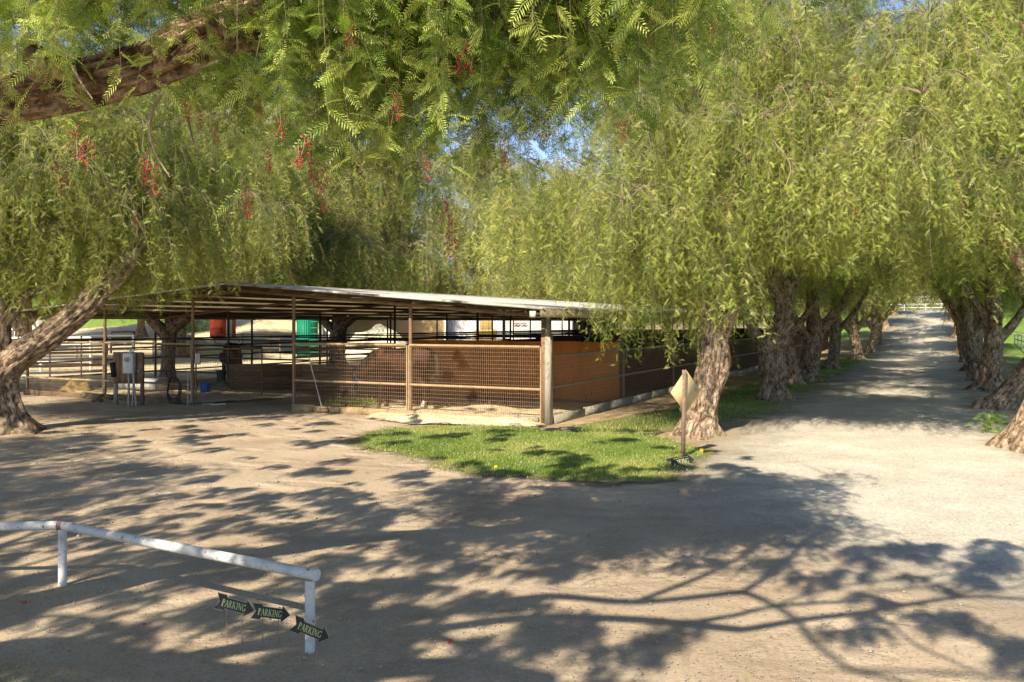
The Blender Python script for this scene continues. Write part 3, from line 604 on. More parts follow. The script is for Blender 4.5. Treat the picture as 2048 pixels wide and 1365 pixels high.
tree('forked mossy pepper tree, second along the left of the avenue', b1,
     [(0, 0, 0, .42), (-.02, 0, .4, .36), (-.05, 0, 1.1, .37), (0, 0, 1.8, .34), (.25, 0, 2.4, .30), (.35, .1, 3.2, .25), (.1, .2, 4.2, .2)],
     [[(-.15, 0, 1.4, .22), (-.6, -.1, 2.0, .17), (-.85, -.1, 2.5, .14), (-1.5, -.3, 3.4, .09)], [(.3, .05, 3.0, .24), (-.3, 0, 3.9, .17), (-.5, .1, 5.0, .12), (-1.2, 0, 6.5, .07)],
      [(.3, .1, 3.2, .2), (1.3, .3, 4.4, .13), (2.6, .3, 5.4, .08)]],
     [(.2, .6, 6.2, 4.4, 3.8, 2.6, 72), (.5, 1.2, 9.0, 3.8, 3.6, 2.2, 38), (.5, 1.4, 12.0, 4.2, 3.4, 1.8, 34)], 'B', 12, LEFTROW, 2.6, 64)
rowL = [(3.2, 15.2, 'slender dark-sided pepper tree squeezed beside the gnarled left trunk', .8), (3.35, 17.8, 'gnarled twin-topped pepper tree beside the pen gate, third cluster on the left', 1.25),
        (3.35, 27.0, 'pepper tree in shade left of the avenue near the shelter end', .9),
        (3.6, 38.5, 'Y-shaped pepper tree left of the avenue with limb reaching over the road', 1.1), (3.6, 50, 'leaning pepper tree far up the left of the avenue', 1.0), (3.7, 58, 'pale bent pepper tree beyond the Y-shaped one', .9), (3.6, 72, 'thin white-barked tree far up the left of the avenue', .8), (3.7, 88, 'last visible pepper tree up the left side of the avenue', .8)]
for i, (w_, b_, lab, s) in enumerate(rowL):
    ln = (-.25, .35, .2, -.2, .45, .1, -.3, .1)[i]
    far = b_ > 24
    tree(lab, W(w_, b_), [(0, 0, 0, .42*s), (ln*.1, 0, .5, .29*s), (ln*.6, 0, 1.3, .28*s), (ln, .1, 2.1, .26*s), (ln*.7, .1, 3.2, .19*s), (ln, .1, 4.6, .15)],
         [[(ln*.8, 0, 1.8, .17*s), (ln + 1.0, .1, 3.0, .13*s), (ln + 1.8, .1, 4.4, .09)], [(ln*.6, 0, 1.5, .15*s), (ln - .8, 0, 2.5, .11*s), (ln - 1.5, 0, 4.0, .08)]],
         [(.3, 0, 6.0, 4.2, 3.8, 2.6, 24 if far else 46), (.4, 0, 8.4, 4.0, 3.8, 2.2, 7 if far else 24)] + ([(.4, 1, 12.2, 4.2, 3.2, 2.2, 26)] if i < 2 else []), 'C' if far else 'B', 30+i, LEFTROW, 2.3 if not far else 2.6, 40)
rowR = [(9.35, .35, 'massive leaning pepper tree at the right edge with a leafy sucker at its foot', 1.15), (9.4, 8.6, 'leaning pepper trunk right of the avenue behind the edge tree', 1.0), (9.6, 15.5, 'tall straight pepper trunk right of the avenue', 1.15),
        (9.5, 21, 'dark hollow-based pepper tree right of the avenue', 1.0), (9.5, 28, 'twisted pepper tree fourth along the right of the avenue', 1.0), (9.5, 38, 'leafy pepper tree midway up the right of the avenue', 1.0), (9.5, 50, 'shaded pepper tree far up the right of the avenue', 1.0), (9.5, 64, 'small-looking pepper tree near the top right of the avenue', 1.0), (9.5, 80, 'last visible pepper tree up the right side of the avenue', 1.0)]
for i, (w_, b_, lab, s) in enumerate(rowR):
    far = b_ > 24; ln = (.95, 1.5, .15, -.5, .3, -.3, .2, .1, -.2)[i]
    tr = [(0, 0, 0, .38*s), (ln*.25, 0, .5, .28*s), (ln*.7, 0, 1.3, .26*s), (ln, 0, 2.3, .24*s), (ln*1.1, .1, 3.4, .2*s), (ln*1.1, .1, 5, .13)]
    if i == 0: tr = [(.12, 0, 0, .40), (.26, 0, .4, .36), (.62, .1, 1.1, .36), (1.0, .3, 2.0, .33), (1.3, .5, 3.2, .28), (1.2, .6, 4.6, .18)]
    tree(lab, W(w_, b_), tr, [[(ln*.9, 0, 2.0, .18*s), (ln - .6, .2, 3.2, .13*s), (ln - 1.6, .3, 4.8, .09)], [(ln*.8, 0, 1.6, .16*s), (ln + .9, .3, 2.4, .12*s), (ln + 2, .6, 3.8, .08)]],
         [(-.1, 0, 6.2, 4.0, 3.8, 2.8, 24 if far else 56), (-.2, 0, 8.8, 3.8, 3.8, 2.2, 7 if far else 28)] + ([(0, 1, 12.2, 4.2, 3.2, 2.2, 30)] if i in (1, 2) else []), 'C' if far else 'B', 50+i, RIGHTROW, 2.6, 56 if i < 3 else 40,
         filt=(lambda x, y, z, s: y > 13.5) if i == 0 else None)

# big leaning tree at the left edge
tree('big old pepper tree at the left edge, its bare limb leaning right over the pens', (-10.75, 18.3),
     [(0, 0, 0, .40), (-.12, 0, .35, .32), (-.25, 0, .9, .31), (-.15, 0, 1.35, .32), (.30, 0, 1.75, .30), (.85, 0, 2.15, .27), (1.45, .05, 2.65, .25), (2.05, .1, 3.25, .24), (2.45, .1, 3.75, .20), (2.8, .2, 4.6, .13), (2.9, .3, 5.4, .08)],
     [[(-.25, 0, 1.0, .26), (-.32, .1, 1.7, .22), (-.35, .1, 2.6, .21), (-.2, .2, 3.6, .17), (.3, .3, 5.0, .12)], [(-.3, .1, 2.3, .13), (.3, .1, 3.0, .10), (1.2, .2, 3.3, .07)], [(2.0, .1, 3.2, .14), (1.7, .3, 4.0, .12), (1.3, .5, 5.2, .08)],
      [(-.3, -.2, .05, .14), (.3, -.3, .03, .12), (.7, -.35, .0, .07)]],
     [(.2, 1.5, 6.0, 4.6, 3.4, 2.4, 100), (1.5, 1.0, 4.6, 2.2, 1.6, .8, 22), (-1.6, .8, 4.3, 2.0, 1.4, 1.0, 20), (-3, -.8, 6.5, 3.5, 2.5, 1.6, 30)], 'B', 80, None, 2.35, 80, 'bark', .36, .55,
     filt=lambda x, y, z, s: not (y < 17.6 and px_of(x, y, z - 2.0*s)[1] > 560))
# reddish-berried trees behind the shelter and to the left
bgt = [(-18.2, 27, 'P', 13, 'shady pepper tree behind the left end of the pens'), (-13.2, 32.5, 'P', 14.5, 'pink-berried pepper tree standing behind the meter board'), (-8.6, 41.5, 'P', 16, 'thick double-trunked pepper tree seen through the shelter beside the red shed'),
       (-22, 56, 'C', 19, 'tall pepper tree on the bank left of the red shed'), (-14.4, 60, 'C', 18, 'pepper tree behind the green container'), (-26, 45, 'C', 12, 'broad pepper tree beyond the white paddock rails'),
       (5.0, 74, 'C', 17, 'tall olive-green tree behind the hay stack'), (12, 66, 'C', 12, 'pepper tree rising behind the grey metal sheds'), (12.5, 84, 'C', 18, 'tall tree far behind the shelter roof, right of the blue gap'), (-3.5, 84, 'C', 24, 'rounded tree far behind the shelter under the blue gap'), (-14, 78, 'C', 17, 'very tall tree far behind the pens'), (-34, 64, 'C', 15, 'distant tree at the far left above the lawn')]
for i, (x, y, l, h, lab) in enumerate(bgt):
    q = min(h/10, 1.0) * (.62 if i == 1 else 1); r = 4.2 if l == 'P' else 5.2
    r = {0: 5.2, 1: 5.2, 2: 5.0, 7: 4.0}.get(i, r)
    tree(lab, (x, y), [(0, 0, 0, .55*q), (.05, 0, .6, .40*q), (.1, 0, 1.6, .40*q), (.15, .1, 2.8, .34*q), (.3, .1, h*.55, .2), (.3, .1, h*.75, .1)],
         [[(.1, 0, 1.8, .26), (-1.0, 0, 3.2, .18), (-2.2, 0, h*.5, .1)], [(.1, 0, 2.0, .24), (1.2, .1, 3.4, .17), (2.3, .1, h*.55, .1)]],
         [(0, 0, h*.62, r, r*.8, h*.28, {'P': 120, 'C': 80}[l]), (0, 0, h*.42, r*1.05, r*.8, h*.14, 26)] + ([(0, 0, h*.24 + .6, r*1.1, r*.8, 2.0, 26)] if h > 15.5 else []), l, 120+i, 'pepper trees behind the pens', {0: 2.0, 1: 2.5}.get(i, 3.4 if l == 'P' else 3.8), 36)
# far belt of trees closing the view
rgb = np.random.RandomState(9)
far_labels = ['far-off tree at the left end of the distant belt', 'second far-off tree in the distant belt from the left', 'distant tree above the left lawn', 'distant tree above the bank behind the red shed', 'distant tree over the cream mound', 'distant tree over the tan wall',
              'distant tree above the middle of the shelter roof', 'distant tree above the right end of the shelter', 'distant tree beyond the pen gate', 'distant tree closing the left of the avenue top', 'distant tree above the white building at the avenue top', 'distant tree closing the right of the avenue top', 'distant tree beyond the right lawn', 'distant tree at the right end of the far belt']
for i, lab in enumerate(far_labels):
    px = -40 + i*165; D = 112 + rgb.uniform(-10, 18); D = 128 if 8 < i < 12 else D; x = (px - 1024)/1700*D
    h = rgb.uniform(9, 12) if 4 <= i <= 7 else rgb.uniform(12, 17)
    tree(lab, (x, D), [(0, 0, 0, .5), (0, 0, 2, .4), (0, 0, h*.6, .2)], [], [(0, 0, h*.55, 7.5, 5, h*.38, 42), (0, 0, h*.3, 7.5, 5, h*.1, 18)], 'C', 170+i, 'trees closing the distance', 1.2, 20, scale=(1.1, 1.7))

# the tree over the camera: trunk out of frame to the left, its limb crossing the upper left
ov = thing('pepper_tree', 'overhanging pepper tree whose thick limb crosses the upper left above hanging red berries', 'tree', (-6.6, 2.6, 0))
ovb = MB(); ovb.tube([(0, 0, 0), (.05, 0, .8), (.1, .3, 1.6), (.5, .8, 2.3), (1.1, 1.5, 2.6)], [.55, .42, .38, .33, .30], 60, noise=.3, seed=5, flare=.7, smoothn=10); ovb.obj('trunk', M['bark'], ov, True)
def ovlimb(pts, rads, seg=64, nz=.34, seed=1, bark='bark_red', sn_=16):
    m = MB(); P = np.array(pts, float) - np.array((-6.6, 2.6, 0)); m.tube(P, rads, seg, noise=nz, seed=seed, smoothn=sn_); return m.obj('limb', M[bark], ov, True)
def at_(px, py, D): return ((px-1024)/1700*D, D, EYE + (645-py)/1700*D)
ovlimb([(-6.0, 3.6, 2.7), (-4.6, 4.8, 3.3), (-3.5, 5.25, 3.66), (-2.9, 5.3, 3.78), (-2.3, 5.3, 3.92), (-1.9, 5.35, 4.14), (-1.4, 5.4, 4.30), (-.95, 5.4, 4.43), (-.3, 5.3, 4.9), (.2, 5.1, 5.1)],
       [.26, .17, .14, .135, .13, .165, .175, .14, .12, .05], 120, .55, 5)
rl = np.random.RandomState(77)
def grow(p, d, ln, r, depth):
    p = np.array(p, float); d = np.array(d, float); d /= np.linalg.norm(d); pts = [p]; q = p; k = 5
    for i in range(k):
        d = d + rl.normal(0, .22, 3); d[2] = np.clip(d[2], -.15, .35) if q[2] > 5.6 else max(d[2], .12); d /= np.linalg.norm(d); q = q + d*ln/k
        if q[1] > .5: q[2] = max(q[2], EYE + .43*(q[1] + 1))
        pts.append(q)
    ovlimb(pts, np.linspace(r, r*.55, k+1), 24 if depth < 1 else 9, .2, int(rl.randint(999)), 'bark', 4)
    if depth < 3:
        for _ in range(3 if depth < 2 else 2):
            j = rl.randint(2, k+1); a = rl.choice([-1, 1])*rl.uniform(.4, 1.0); d2 = np.array((d[0]*math.cos(a) - d[1]*math.sin(a), d[0]*math.sin(a) + d[1]*math.cos(a), d[2] + rl.uniform(-.1, .3))); grow(pts[j], d2, ln*rl.uniform(.55, .8), r*.5, depth + 1)
grow((-6.4, 2.6, 2.2), (.75, -.75, .8), 5.6, .17, 0); grow((-6.4, 2.6, 2.3), (.1, -.9, .9), 5.2, .16, 0); grow((-6.3, 2.4, 2.2), (-.7, -.5, .9), 4.2, .20, 0); grow((-3.0, -1.0, 5.4), (1, -.15, .2), 4.2, .075, 1)
rg = np.random.RandomState(21)
# overhead boughs that throw the yard's shade: kept above the frame
def over(x, y, z, s=1.0):
    if y > .5:
        need = EYE + .40*(y + 1.3) + 1.75*s*1.05 if y < 9 else 99
        z = max(z, need)
    add_bough(ov, x, y, z, 'B', rg, s)
def shade_density(px, py):
    p = .95
    if py < 1090 and px > 1440 + (py - 860)*1.3 and py > 860: return 0
    if px > 1500 and py < 1090 and px > 1440 + (py-860)*1.1: return 0
    if py < 935: p = .30 if 700 < px < 1450 else .42
    elif py < 1010 and px < 1100: p = .55
    if py > 1125 and 1080 < px: p = .42
    if px > 1150 and 1150 < py < 1230 and px < 1560: p = .15
    if px < 900 and 1060 < py: p = 1.1
    return p
def cl_noise(x, y): return .8*math.sin(2.3*x + .8*math.sin(1.3*y)) * math.sin(1.5*y + .9*math.sin(1.1*x) + 1) + .8*math.sin(5.2*x - 1.1*y + 2)*math.sin(3.6*y + .7*x) + .5*math.sin(9.5*x + 2*y)*math.sin(6.1*y - 1.7*x)
for k in range(2300):
    D = 4.8 + 20.3*rg.uniform(0, 1)**1.05; px = rg.uniform(-250, 2300)
    if rg.uniform(0, 1) > D/22 + (.5 if px < 1000 else .3): continue
    py = 645 + FH/D
    if D > 19 and px > 1080: continue
    gx = (px - 1024)/1700*D; p = shade_density(px, py)
    if p <= 0 or cl_noise(gx, D) > 2.2*p - 1.05: continue
    s_ = rg.uniform(.22, .58)
    t = max(8.0 + rg.uniform(0, 1.6), (EYE + .41*(D+.9) + .55*s_)/(.63 + .41*.698))
    x = gx + SUN_DIR.x*-t; y = D - SUN_DIR.y*t; z = -SUN_DIR.z*t + .25*s_
    if y > 0: z = max(z, EYE + .395*(y+.9) + .6*s_)
    add_bough(ov, x, y, z, 'S', rg, s_)
print('overhead boughs', sum(1 for o in ov.children if o.name.startswith('bough')))
# near hanging strands seen across the top of the picture
def envelope(px): return np.interp(px, [-100, 60, 200, 330, 420, 560, 700, 820, 900, 1000, 1100, 1230, 1330, 1440, 1560], [260, 200, 290, 440, 320, 370, 460, 470, 380, 440, 320, 340, 210, 170, -40])
for k in range(165):
    px = rg.uniform(-80, 1540); D = rg.uniform(4.3, 6.6); bot = envelope(px) * rg.uniform(.35, 1.0) - (30 if D > 6 else 0)
    x = (px - 1024)/1700*D; zb = EYE + (645 - bot)/1700*D; s = rg.uniform(.75, 1.1)
    if 20 < px < 640 and D < 5.5 and rg.rand() < (.93 if px < 360 else .75): D = 5.7 + rg.uniform(0, .6); x = (px - 1024)/1700*D; zb = EYE + (645 - bot)/1700*D   # keep the limb partly clear
    add_bough(ov, x, D, zb + 1.2*s, 'A', rg, s)
for k in range(20):
    px = rg.choice([rg.uniform(-60, 30), rg.uniform(200, 340), rg.uniform(560, 700)]); D = rg.uniform(4.2, 4.95); bot = rg.uniform(90, 330); s = rg.uniform(.7, 1.0); x = (px - 1024)/1700*D
    add_bough(ov, x, D, EYE + (645 - bot)/1700*D + 1.2*s, 'A', rg, s)
for k in range(110):
    px = rg.uniform(660, 1330); D = rg.uniform(4.8, 7.0); bot = envelope(px) * rg.uniform(.3, .98) - 25
    x = (px - 1024)/1700*D; zb = EYE + (645 - bot)/1700*D; s = rg.uniform(.8, 1.2)
    add_bough(ov, x, D, zb + 1.2*s, 'A', rg, s)
# red berry clusters
ico = None
def cluster(seed, n=34, r=.0042, ln=.16):
    rg2 = np.random.RandomState(seed); m = MB()
    m.tube([(0, 0, 0), (.005, .004, -ln*.5), (0, 0, -ln)], [.0015, .0012, .001], 4, 1, cap=False)
    th = np.linspace(0, 2*np.pi, 6, endpoint=False)
    for i in range(n):
        c = np.array((0, 0, -ln*rg2.uniform(.05, 1))) + rg2.normal(0, 1, 3)*np.array((.013, .013, .006)); q = r*rg2.uniform(.8, 1.2)
        V = [(0, 0, q)] + [(q*.87*math.cos(a), q*.87*math.sin(a), q*.5) for a in th] + [(q*.87*math.cos(a), q*.87*math.sin(a), -q*.5) for a in th] + [(0, 0, -q)]
        F3 = [(0, 1+j, 1+(j+1) % 6) for j in range(6)] + [(13, 7+(j+1) % 6, 7+j) for j in range(6)]; F4 = [(1+j, 7+j, 7+(j+1) % 6, 1+(j+1) % 6) for j in range(6)]
        V = np.array(V) + c; m.add(V, F3); m.f.append(np.array(F4) + m.n - len(V)); m.m.append(np.zeros(6, int))
    return m.mesh('berry_cluster', [M['berry'], M['twig']], True)
CL = [cluster(i) for i in range(4)]
for (px, py, D, s) in [(612, 320, 5.2, 1.25), (536, 318, 5.2, 1.0), (495, 405, 5.0, .9), (298, 350, 5.0, 1.2), (273, 435, 4.9, .6), (650, 355, 5.3, 1.0), (640, 395, 5.3, .8), (932, 118, 4.8, 1.0), (1104, 225, 5.4, 1.6), (1180, 110, 6.0, 1.5), (710, 130, 5.2, 1.5), (1330, 105, 6.5, 1.1),
                       (520, 210, 5.4, .7), (920, 50, 5.0, 1.0), (372, 215, 5.2, .8), (1425, 45, 6.2, 1.2), (746, 75, 5.6, .8), (955, 260, 6, .8), (398, 235, 5.3, .7), (108, 345, 7, 1.6), (148, 275, 7, 1.8), (180, 300, 7, 1.5), (905, 470, 9, 2.2), (890, 410, 9, 2.0), (430, 265, 4.3, .6), (790, 210, 4.5, .9), (845, 330, 4.6, .8), (700, 60, 4.3, .9), (1010, 300, 4.6, .7), (1240, 260, 4.8, .8), (1290, 60, 4.8, .8), (560, 250, 4.2, .7), (612, 300, 4.2, .9), (932, 110, 4.2, .9), (495, 400, 4.1, .7), (298, 340, 4.1, .9)]:
    o = link('berry_cluster', CL[rg.randint(4)], ov); o.location = Vector(((px-1024)/1700*D, D, EYE + (645-py)/1700*D + .08*s)) - ov.location
    o.rotation_euler = (rg.uniform(-.25, .25), rg.uniform(-.25, .25), rg.uniform(0, 6)); o.scale = (s*1.25,)*3
for k in range(26):
    px = rg.uniform(1010, 1210) if k < 20 else rg.uniform(860, 960); D = rg.uniform(5.0, 6.5); bot = rg.uniform(200, 345) if k < 20 else rg.uniform(330, 430); s = rg.uniform(.7, 1.0); x = (px - 1024)/1700*D
    add_bough(ov, x, D, EYE + (645 - bot)/1700*D + 1.15*s, 'A', rg, s)
# burls and a broken stub on the limb
for (px, py, D, r_) in ((95, 135, 5.14, .085), (135, 140, 5.12, .06), (455, 60, 5.25, .09), (560, 40, 5.25, .08), (330, 118, 5.22, .05)):
    m = MB(); P = np.array(at_(px, py, D)) - np.array(ov.location); m.tube([P - (0, .0, r_), P - (0, .03, r_*.4), P - (0, .04, -r_*.4), P - (0, .0, -r_)], [r_*.4, r_, r_*.95, r_*.3], 40, noise=.8, seed=px, smoothn=6); m.obj('burl', M['bark_red'], ov, True)
# bare twigs
for (pts) in [[(322, 190, 5.0), (300, 240, 5.0), (308, 300, 5.0), (340, 355, 5.0)], [(142, 130, 4.9), (165, 170, 4.9), (185, 198, 4.9)], [(600, 0, 4.9), (585, 65, 4.9)], [(375, 235, 5.5), (388, 290, 5.5)], [(1545, 280, 9), (1580, 330, 9), (1572, 372, 9)]]:
    m = MB(); m.tube([np.array(((a-1024)/1700*d, d, EYE + (645-b)/1700*d)) - np.array(ov.location) for a, b, d in pts], np.linspace(.010, .004, len(pts)), 7, smoothn=5); m.obj('bare_twig', M['twig'], ov, True)
# a second tree, added out of view on the left to shade the yard
tl = tree('pepper tree out of the frame on the left whose shade falls across the yard', (-14.5, 5.5), [(0, 0, 0, .5), (0, 0, 1.5, .38), (.2, 0, 3.2, .28), (.4, 0, 5.5, .15)],
     [[(.1, 0, 2.2, .2), (1.4, .6, 4.0, .14), (3.0, 1.2, 5.8, .08)], [(.1, 0, 2.6, .2), (-.6, 1.6, 4.4, .13), (-.4, 3.4, 5.8, .07)], [(.2, 0, 3, .18), (.6, -1.6, 5, .12), (.8, -3.6, 6.4, .06)]],
     [(1.2, .5, 6.4, 4.6, 5.0, 1.6, 46)], 'B', 95, None, 3.9, 30, filt=lambda x, y, z, s: (abs(x) > .68*y + .9 or y < 0))

# ------------------------------------------------------------------ the shelter
BAY, LB, NB = 3.73, 5.1, 11
def RZ(a): return 2.44 + .08 * (9.325 - abs(a - 9.325))              # underside of the rafters, a measured left from the right side
LEN = LB*NB
sh = thing('pen_shelter', 'long low open horse shelter with corrugated metal gable roof on steel posts', 'shelter', (CX, CY, 0), ROT)
post_mesh = {}
def postm(h, r=.045, mat='rust'):
    k = (round(h, 2), r, mat)
    if k not in post_mesh: m = MB(); m.tube([(0, 0, -.05), (0, 0, h)], [r, r], 8); post_mesh[k] = m.mesh('post', M[mat], False)
    return post_mesh[k]
for j in range(NB + 1):
    for i in range(6):
        if i == 0 and j == 0: continue
        if 0 < j and i in (2, 3) and j % 2: continue
        link('post', postm(RZ(i*BAY), .045, 'rust' if j == 0 else 'dark'), sh, (-i*BAY, j*LB, 0))
m = MB(); m.box((-.11, -.10, -.05), (-.02, .05, 2.44)); m.obj('post', M['rust'], sh)
m = MB(); m.box((-.018, -.11, -.05), (.10, .10, 2.02)); m.obj('corner_post', M['timber'], sh)
m = MB(); m.box((-.010, -.08, 2.022), (.075, .07, 2.46)); m.obj('corner_post_top', M['olive'], sh)
for j in range(NB + 1):
    for a0, a1 in ((0, 9.325), (9.325, 18.65)):
        m = MB(); m.bar((-a0 - (0 if a0 else 0), j*LB, RZ(a0) + .045), (-a1, j*LB, RZ(a1) + .045), .07, .09); m.obj('rafter', M['rust'], sh)
pur = [.30 + 1.5*k for k in range(7)]; pur = pur + [18.65 - p for p in pur]
FRONT, BACK = -.62, LEN + .5
for k, a in enumerate(sorted(set(round(p, 2) for p in pur))):
    z = RZ(a) + .092; m = MB(); f0 = FRONT + .06 + (.03 if k % 2 else 0)
    m.box((-a - .004, f0, z), (-a + .004, BACK, z + .13)).box((-a - .06, f0, z - .001), (-a - .005, BACK, z + .004)).box((-a - .06, f0, z + .126), (-a - .005, BACK, z + .131)); m.obj('purlin', M['purlin'], sh)
m = MB(); m.box((.10, FRONT, 2.46), (.16, BACK, 2.655)); m.box((.02, FRONT + .003, 2.461), (.098, BACK, 2.468)); m.obj('eave_beam', M['olive'], sh)
m = MB(); m.box((-18.81, FRONT, 2.46), (-18.75, BACK, 2.655)); m.obj('eave_beam', M['olive'], sh)
m = MB(); m.box((-.14, -.66, 2.46), (.0, -.60, 2.60)).bar((-.14, -.3, 2.55), (.08, -.3, 2.55), .03, .05); m.obj('corner_bracket', M['galv'], sh)
# corrugated sheets, each running from ridge to eave
SWID = .95; ns = int((BACK - FRONT) / SWID) + 1
def sheet(sgn):
    k = 39; ys = np.linspace(-.01, SWID + .03, k); zz = .011*np.sin(ys/SWID*2*np.pi*10); a0 = 9.325; n = 3
    xs = np.linspace(0, 9.56, n)
    V = [(sgn*x, y, -.08*x + z) for x in xs for y, z in zip(ys, zz)]
    F = [(i*k+j, i*k+j+1, (i+1)*k+j+1, (i+1)*k+j) for i in range(n-1) for j in range(k-1)]
    V2 = V + [(x, y, z - .003) for x, y, z in V]; N = len(V); F2 = F + [(a+N, d+N, c+N, b+N) for a, b, c, d in F]
    F2 += [(i*k, (i+1)*k, (i+1)*k+N, i*k+N) for i in range(n-1)] + [(j, j+1, j+1+N, j+N) for j in range(k-1)] + [((n-1)*k+j, (n-1)*k+j+N, (n-1)*k+j+1+N, (n-1)*k+j+1) for j in range(k-1)]
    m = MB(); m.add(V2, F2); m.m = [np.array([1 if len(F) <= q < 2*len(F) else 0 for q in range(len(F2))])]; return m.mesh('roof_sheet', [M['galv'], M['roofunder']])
SR, SL = sheet(1), sheet(-1)
for k in range(ns):
    y = FRONT + k*SWID; dz = .003 if k % 2 else 0
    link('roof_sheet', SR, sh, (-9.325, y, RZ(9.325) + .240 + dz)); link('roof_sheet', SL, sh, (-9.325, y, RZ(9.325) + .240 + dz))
m = MB(); m.add([(-9.625, FRONT-.02, 3.425), (-9.325, FRONT-.02, 3.455), (-9.025, FRONT-.02, 3.425), (-9.625, BACK, 3.425), (-9.325, BACK, 3.455), (-9.025, BACK, 3.425)], [(0, 1, 4, 3), (1, 2, 5, 4)]); m.obj('ridge_cap', M['galv'], sh)
# rake trim on the front edge
for s_ in (1, -1):
    m = MB(); x1 = -9.325 + s_*9.5; m.bar((-9.325, FRONT - .012, RZ(9.325) + .215), (x1, FRONT - .012, RZ(0) + .215), .008, .05); m.obj('rake_trim', M['galv'], sh)

# ------------------------------------------------------------------ fences
def wire_mesh(L, z0, z1, th=.0045, dv=.056, dh=.095):
    m = MB()
    for k in range(int(L/dv) + 1):
        x = k*dv; m.add([(x-th/2, -th/2, z0), (x+th/2, -th/2, z0), (x+th/2, th/2, z0), (x-th/2, th/2, z0), (x-th/2, -th/2, z1), (x+th/2, -th/2, z1), (x+th/2, th/2, z1), (x-th/2, th/2, z1)], [(0, 1, 5, 4), (1, 2, 6, 5), (2, 3, 7, 6), (3, 0, 4, 7)])
    for k in range(int((z1-z0)/dh) + 1):
        z = z0 + k*dh; y = th; m.add([(0, y-th/2, z-th/2), (0, y+th/2, z-th/2), (0, y+th/2, z+th/2), (0, y-th/2, z+th/2), (L, y-th/2, z-th/2), (L, y+th/2, z-th/2), (L, y+th/2, z+th/2), (L, y-th/2, z+th/2)], [(0, 1, 5, 4), (1, 2, 6, 5), (2, 3, 7, 6), (3, 0, 4, 7)])
    return m.mesh('wire_mesh', M['wire'])
def wire_fence(label, p, q, panels, h, mids, mat, z0=.12, group='wire mesh pen fences', thick=.005):
    p = np.array(p, float); q = np.array(q, float); d = q - p; Ltot = np.linalg.norm(d); rz = math.atan2(d[1], d[0])
    t = thing('wire_fence', label, 'fence', (p[0], p[1], 0), rz, group); L = Ltot / panels; me = wire_mesh(L - .1, z0, h - .03, thick)
    for k in range(panels):
        link('wire_mesh', me, t, (k*L + .05, -.03, 0), 'stuff')
        for z in [h] + mids:
            m = MB(); m.tube([(k*L + .05, -.012, z), ((k+1)*L - .05, -.012, z)], [.032, .032], 8); m.obj('rail', M[mat], t)
        for x in (k*L + .03, (k+1)*L - .03):
            m = MB(); m.tube([(x, -.012, .02), (x, -.012, h)], [.024, .024], 6); m.obj('stile', M[mat], t)
    return t
wire_fence('tan railed wire mesh fence across the front of the bay horse pen', W(-2*BAY, -.02), W(-.12, -.02), 2, 1.78, [.80], 'rail')
wire_fence('wire mesh fence along the right side of the shelter beside the tree row', W(.02, .1), W(.02, LEN), NB, 1.57, [.85], 'olive', thick=.006)
wire_fence('wire mesh fence behind the meter board on the left front', W(-5*BAY, -.02), W(-3*BAY, -.02), 2, 1.72, [.55], 'rail')
wire_fence('wire mesh gate leaf swung inward beside the hanging bucket', W(-3*BAY + .05, .02), (-7.75, 26.4), 1, 1.55, [.62], 'rust', group='wire mesh gates')
# pipe rail fences inside
def pipe_fence(label, p, q, zs, r=.03, mat='dark', step=None, group='dark pipe fences between the pens', base=0):
    p = np.array(p, float); q = np.array(q, float); d = q - p; L = np.linalg.norm(d); t = thing('pipe_fence', label, 'fence', (p[0], p[1], base), math.atan2(d[1], d[0]), group)
    for z in zs:
        m = MB(); m.tube([(0.05, 0, z), (L - .05, 0, z)], [r, r], 8); m.obj('rail', M[mat], t)
    if step:
        n = max(1, round(L/step)); me = postm(max(zs) + .05, r*1.1, mat)
        for k in range(n + 1): link('post', me, t, (k*L/n, 0, 0))
    return t
ordn = ['first', 'second', 'third', 'fourth', 'fifth', 'sixth', 'seventh', 'eighth', 'ninth', 'tenth']
for j in range(1, NB):
    if j > 1: pipe_fence(f'dark pipe fence crossing the right hand pens, {ordn[j-1]} from the front', W(-2*BAY, j*LB), W(-.05, j*LB), [.5, .95, 1.4, 1.65, 1.85], .032)
    pipe_fence(f'dark pipe fence crossing the left hand pens, {ordn[j-1]} from the front', W(-5*BAY, j*LB), W(-3*BAY, j*LB), [.5, 1.05, 1.5, 1.72], .03)
pipe_fence('dark pipe fence along the right of the central aisle', W(-2*BAY, 0), W(-2*BAY, LEN), [.5, .95, 1.4, 1.62, 1.8], .03)
pipe_fence('dark pipe fence along the left of the central aisle', W(-3*BAY, LB), W(-3*BAY, LEN), [.5, .95, 1.4, 1.7], .03)
pipe_fence('dark pipe fence along the far left side of the pens', W(-5*BAY, 0), W(-5*BAY, LEN), [.5, 1.0, 1.4, 1.72], .03)
# board walls
def board_wall(label, p, q, n, z0, z1, mat, vertical=True, gap=.006, th=.02, name='board_wall', group=None):
    p = np.array(p, float); q = np.array(q, float); d = q - p; L = np.linalg.norm(d); t = thing(name, label, 'partition', (p[0], p[1], 0), math.atan2(d[1], d[0]), group)
    rg2 = np.random.RandomState(int(L*100))
    if vertical:
        w_ = L/n; m = MB(); m.box((gap/2, -th/2, z0), (w_ - gap/2, th/2, z1)); me = m.mesh('panel', M[mat])
        for k in range(n): link('panel', me, t, (k*w_, rg2.uniform(-.004, .004), rg2.uniform(-.01, .01)))
    else:
        h = (z1-z0)/n; m = MB(); m.box((0, -th/2, gap/2), (L, th/2, h - gap/2)); me = m.mesh('board', M[mat])
        for k in range(n): link('board', me, t, (0, rg2.uniform(-.006, .006), z0 + k*h))
    return t
board_wall('orange plywood partition behind the bay horse at the shelter corner', W(-2*BAY + .4, LB - .09), W(-.03, LB - .09), 6, .10, 1.79, 'ply')
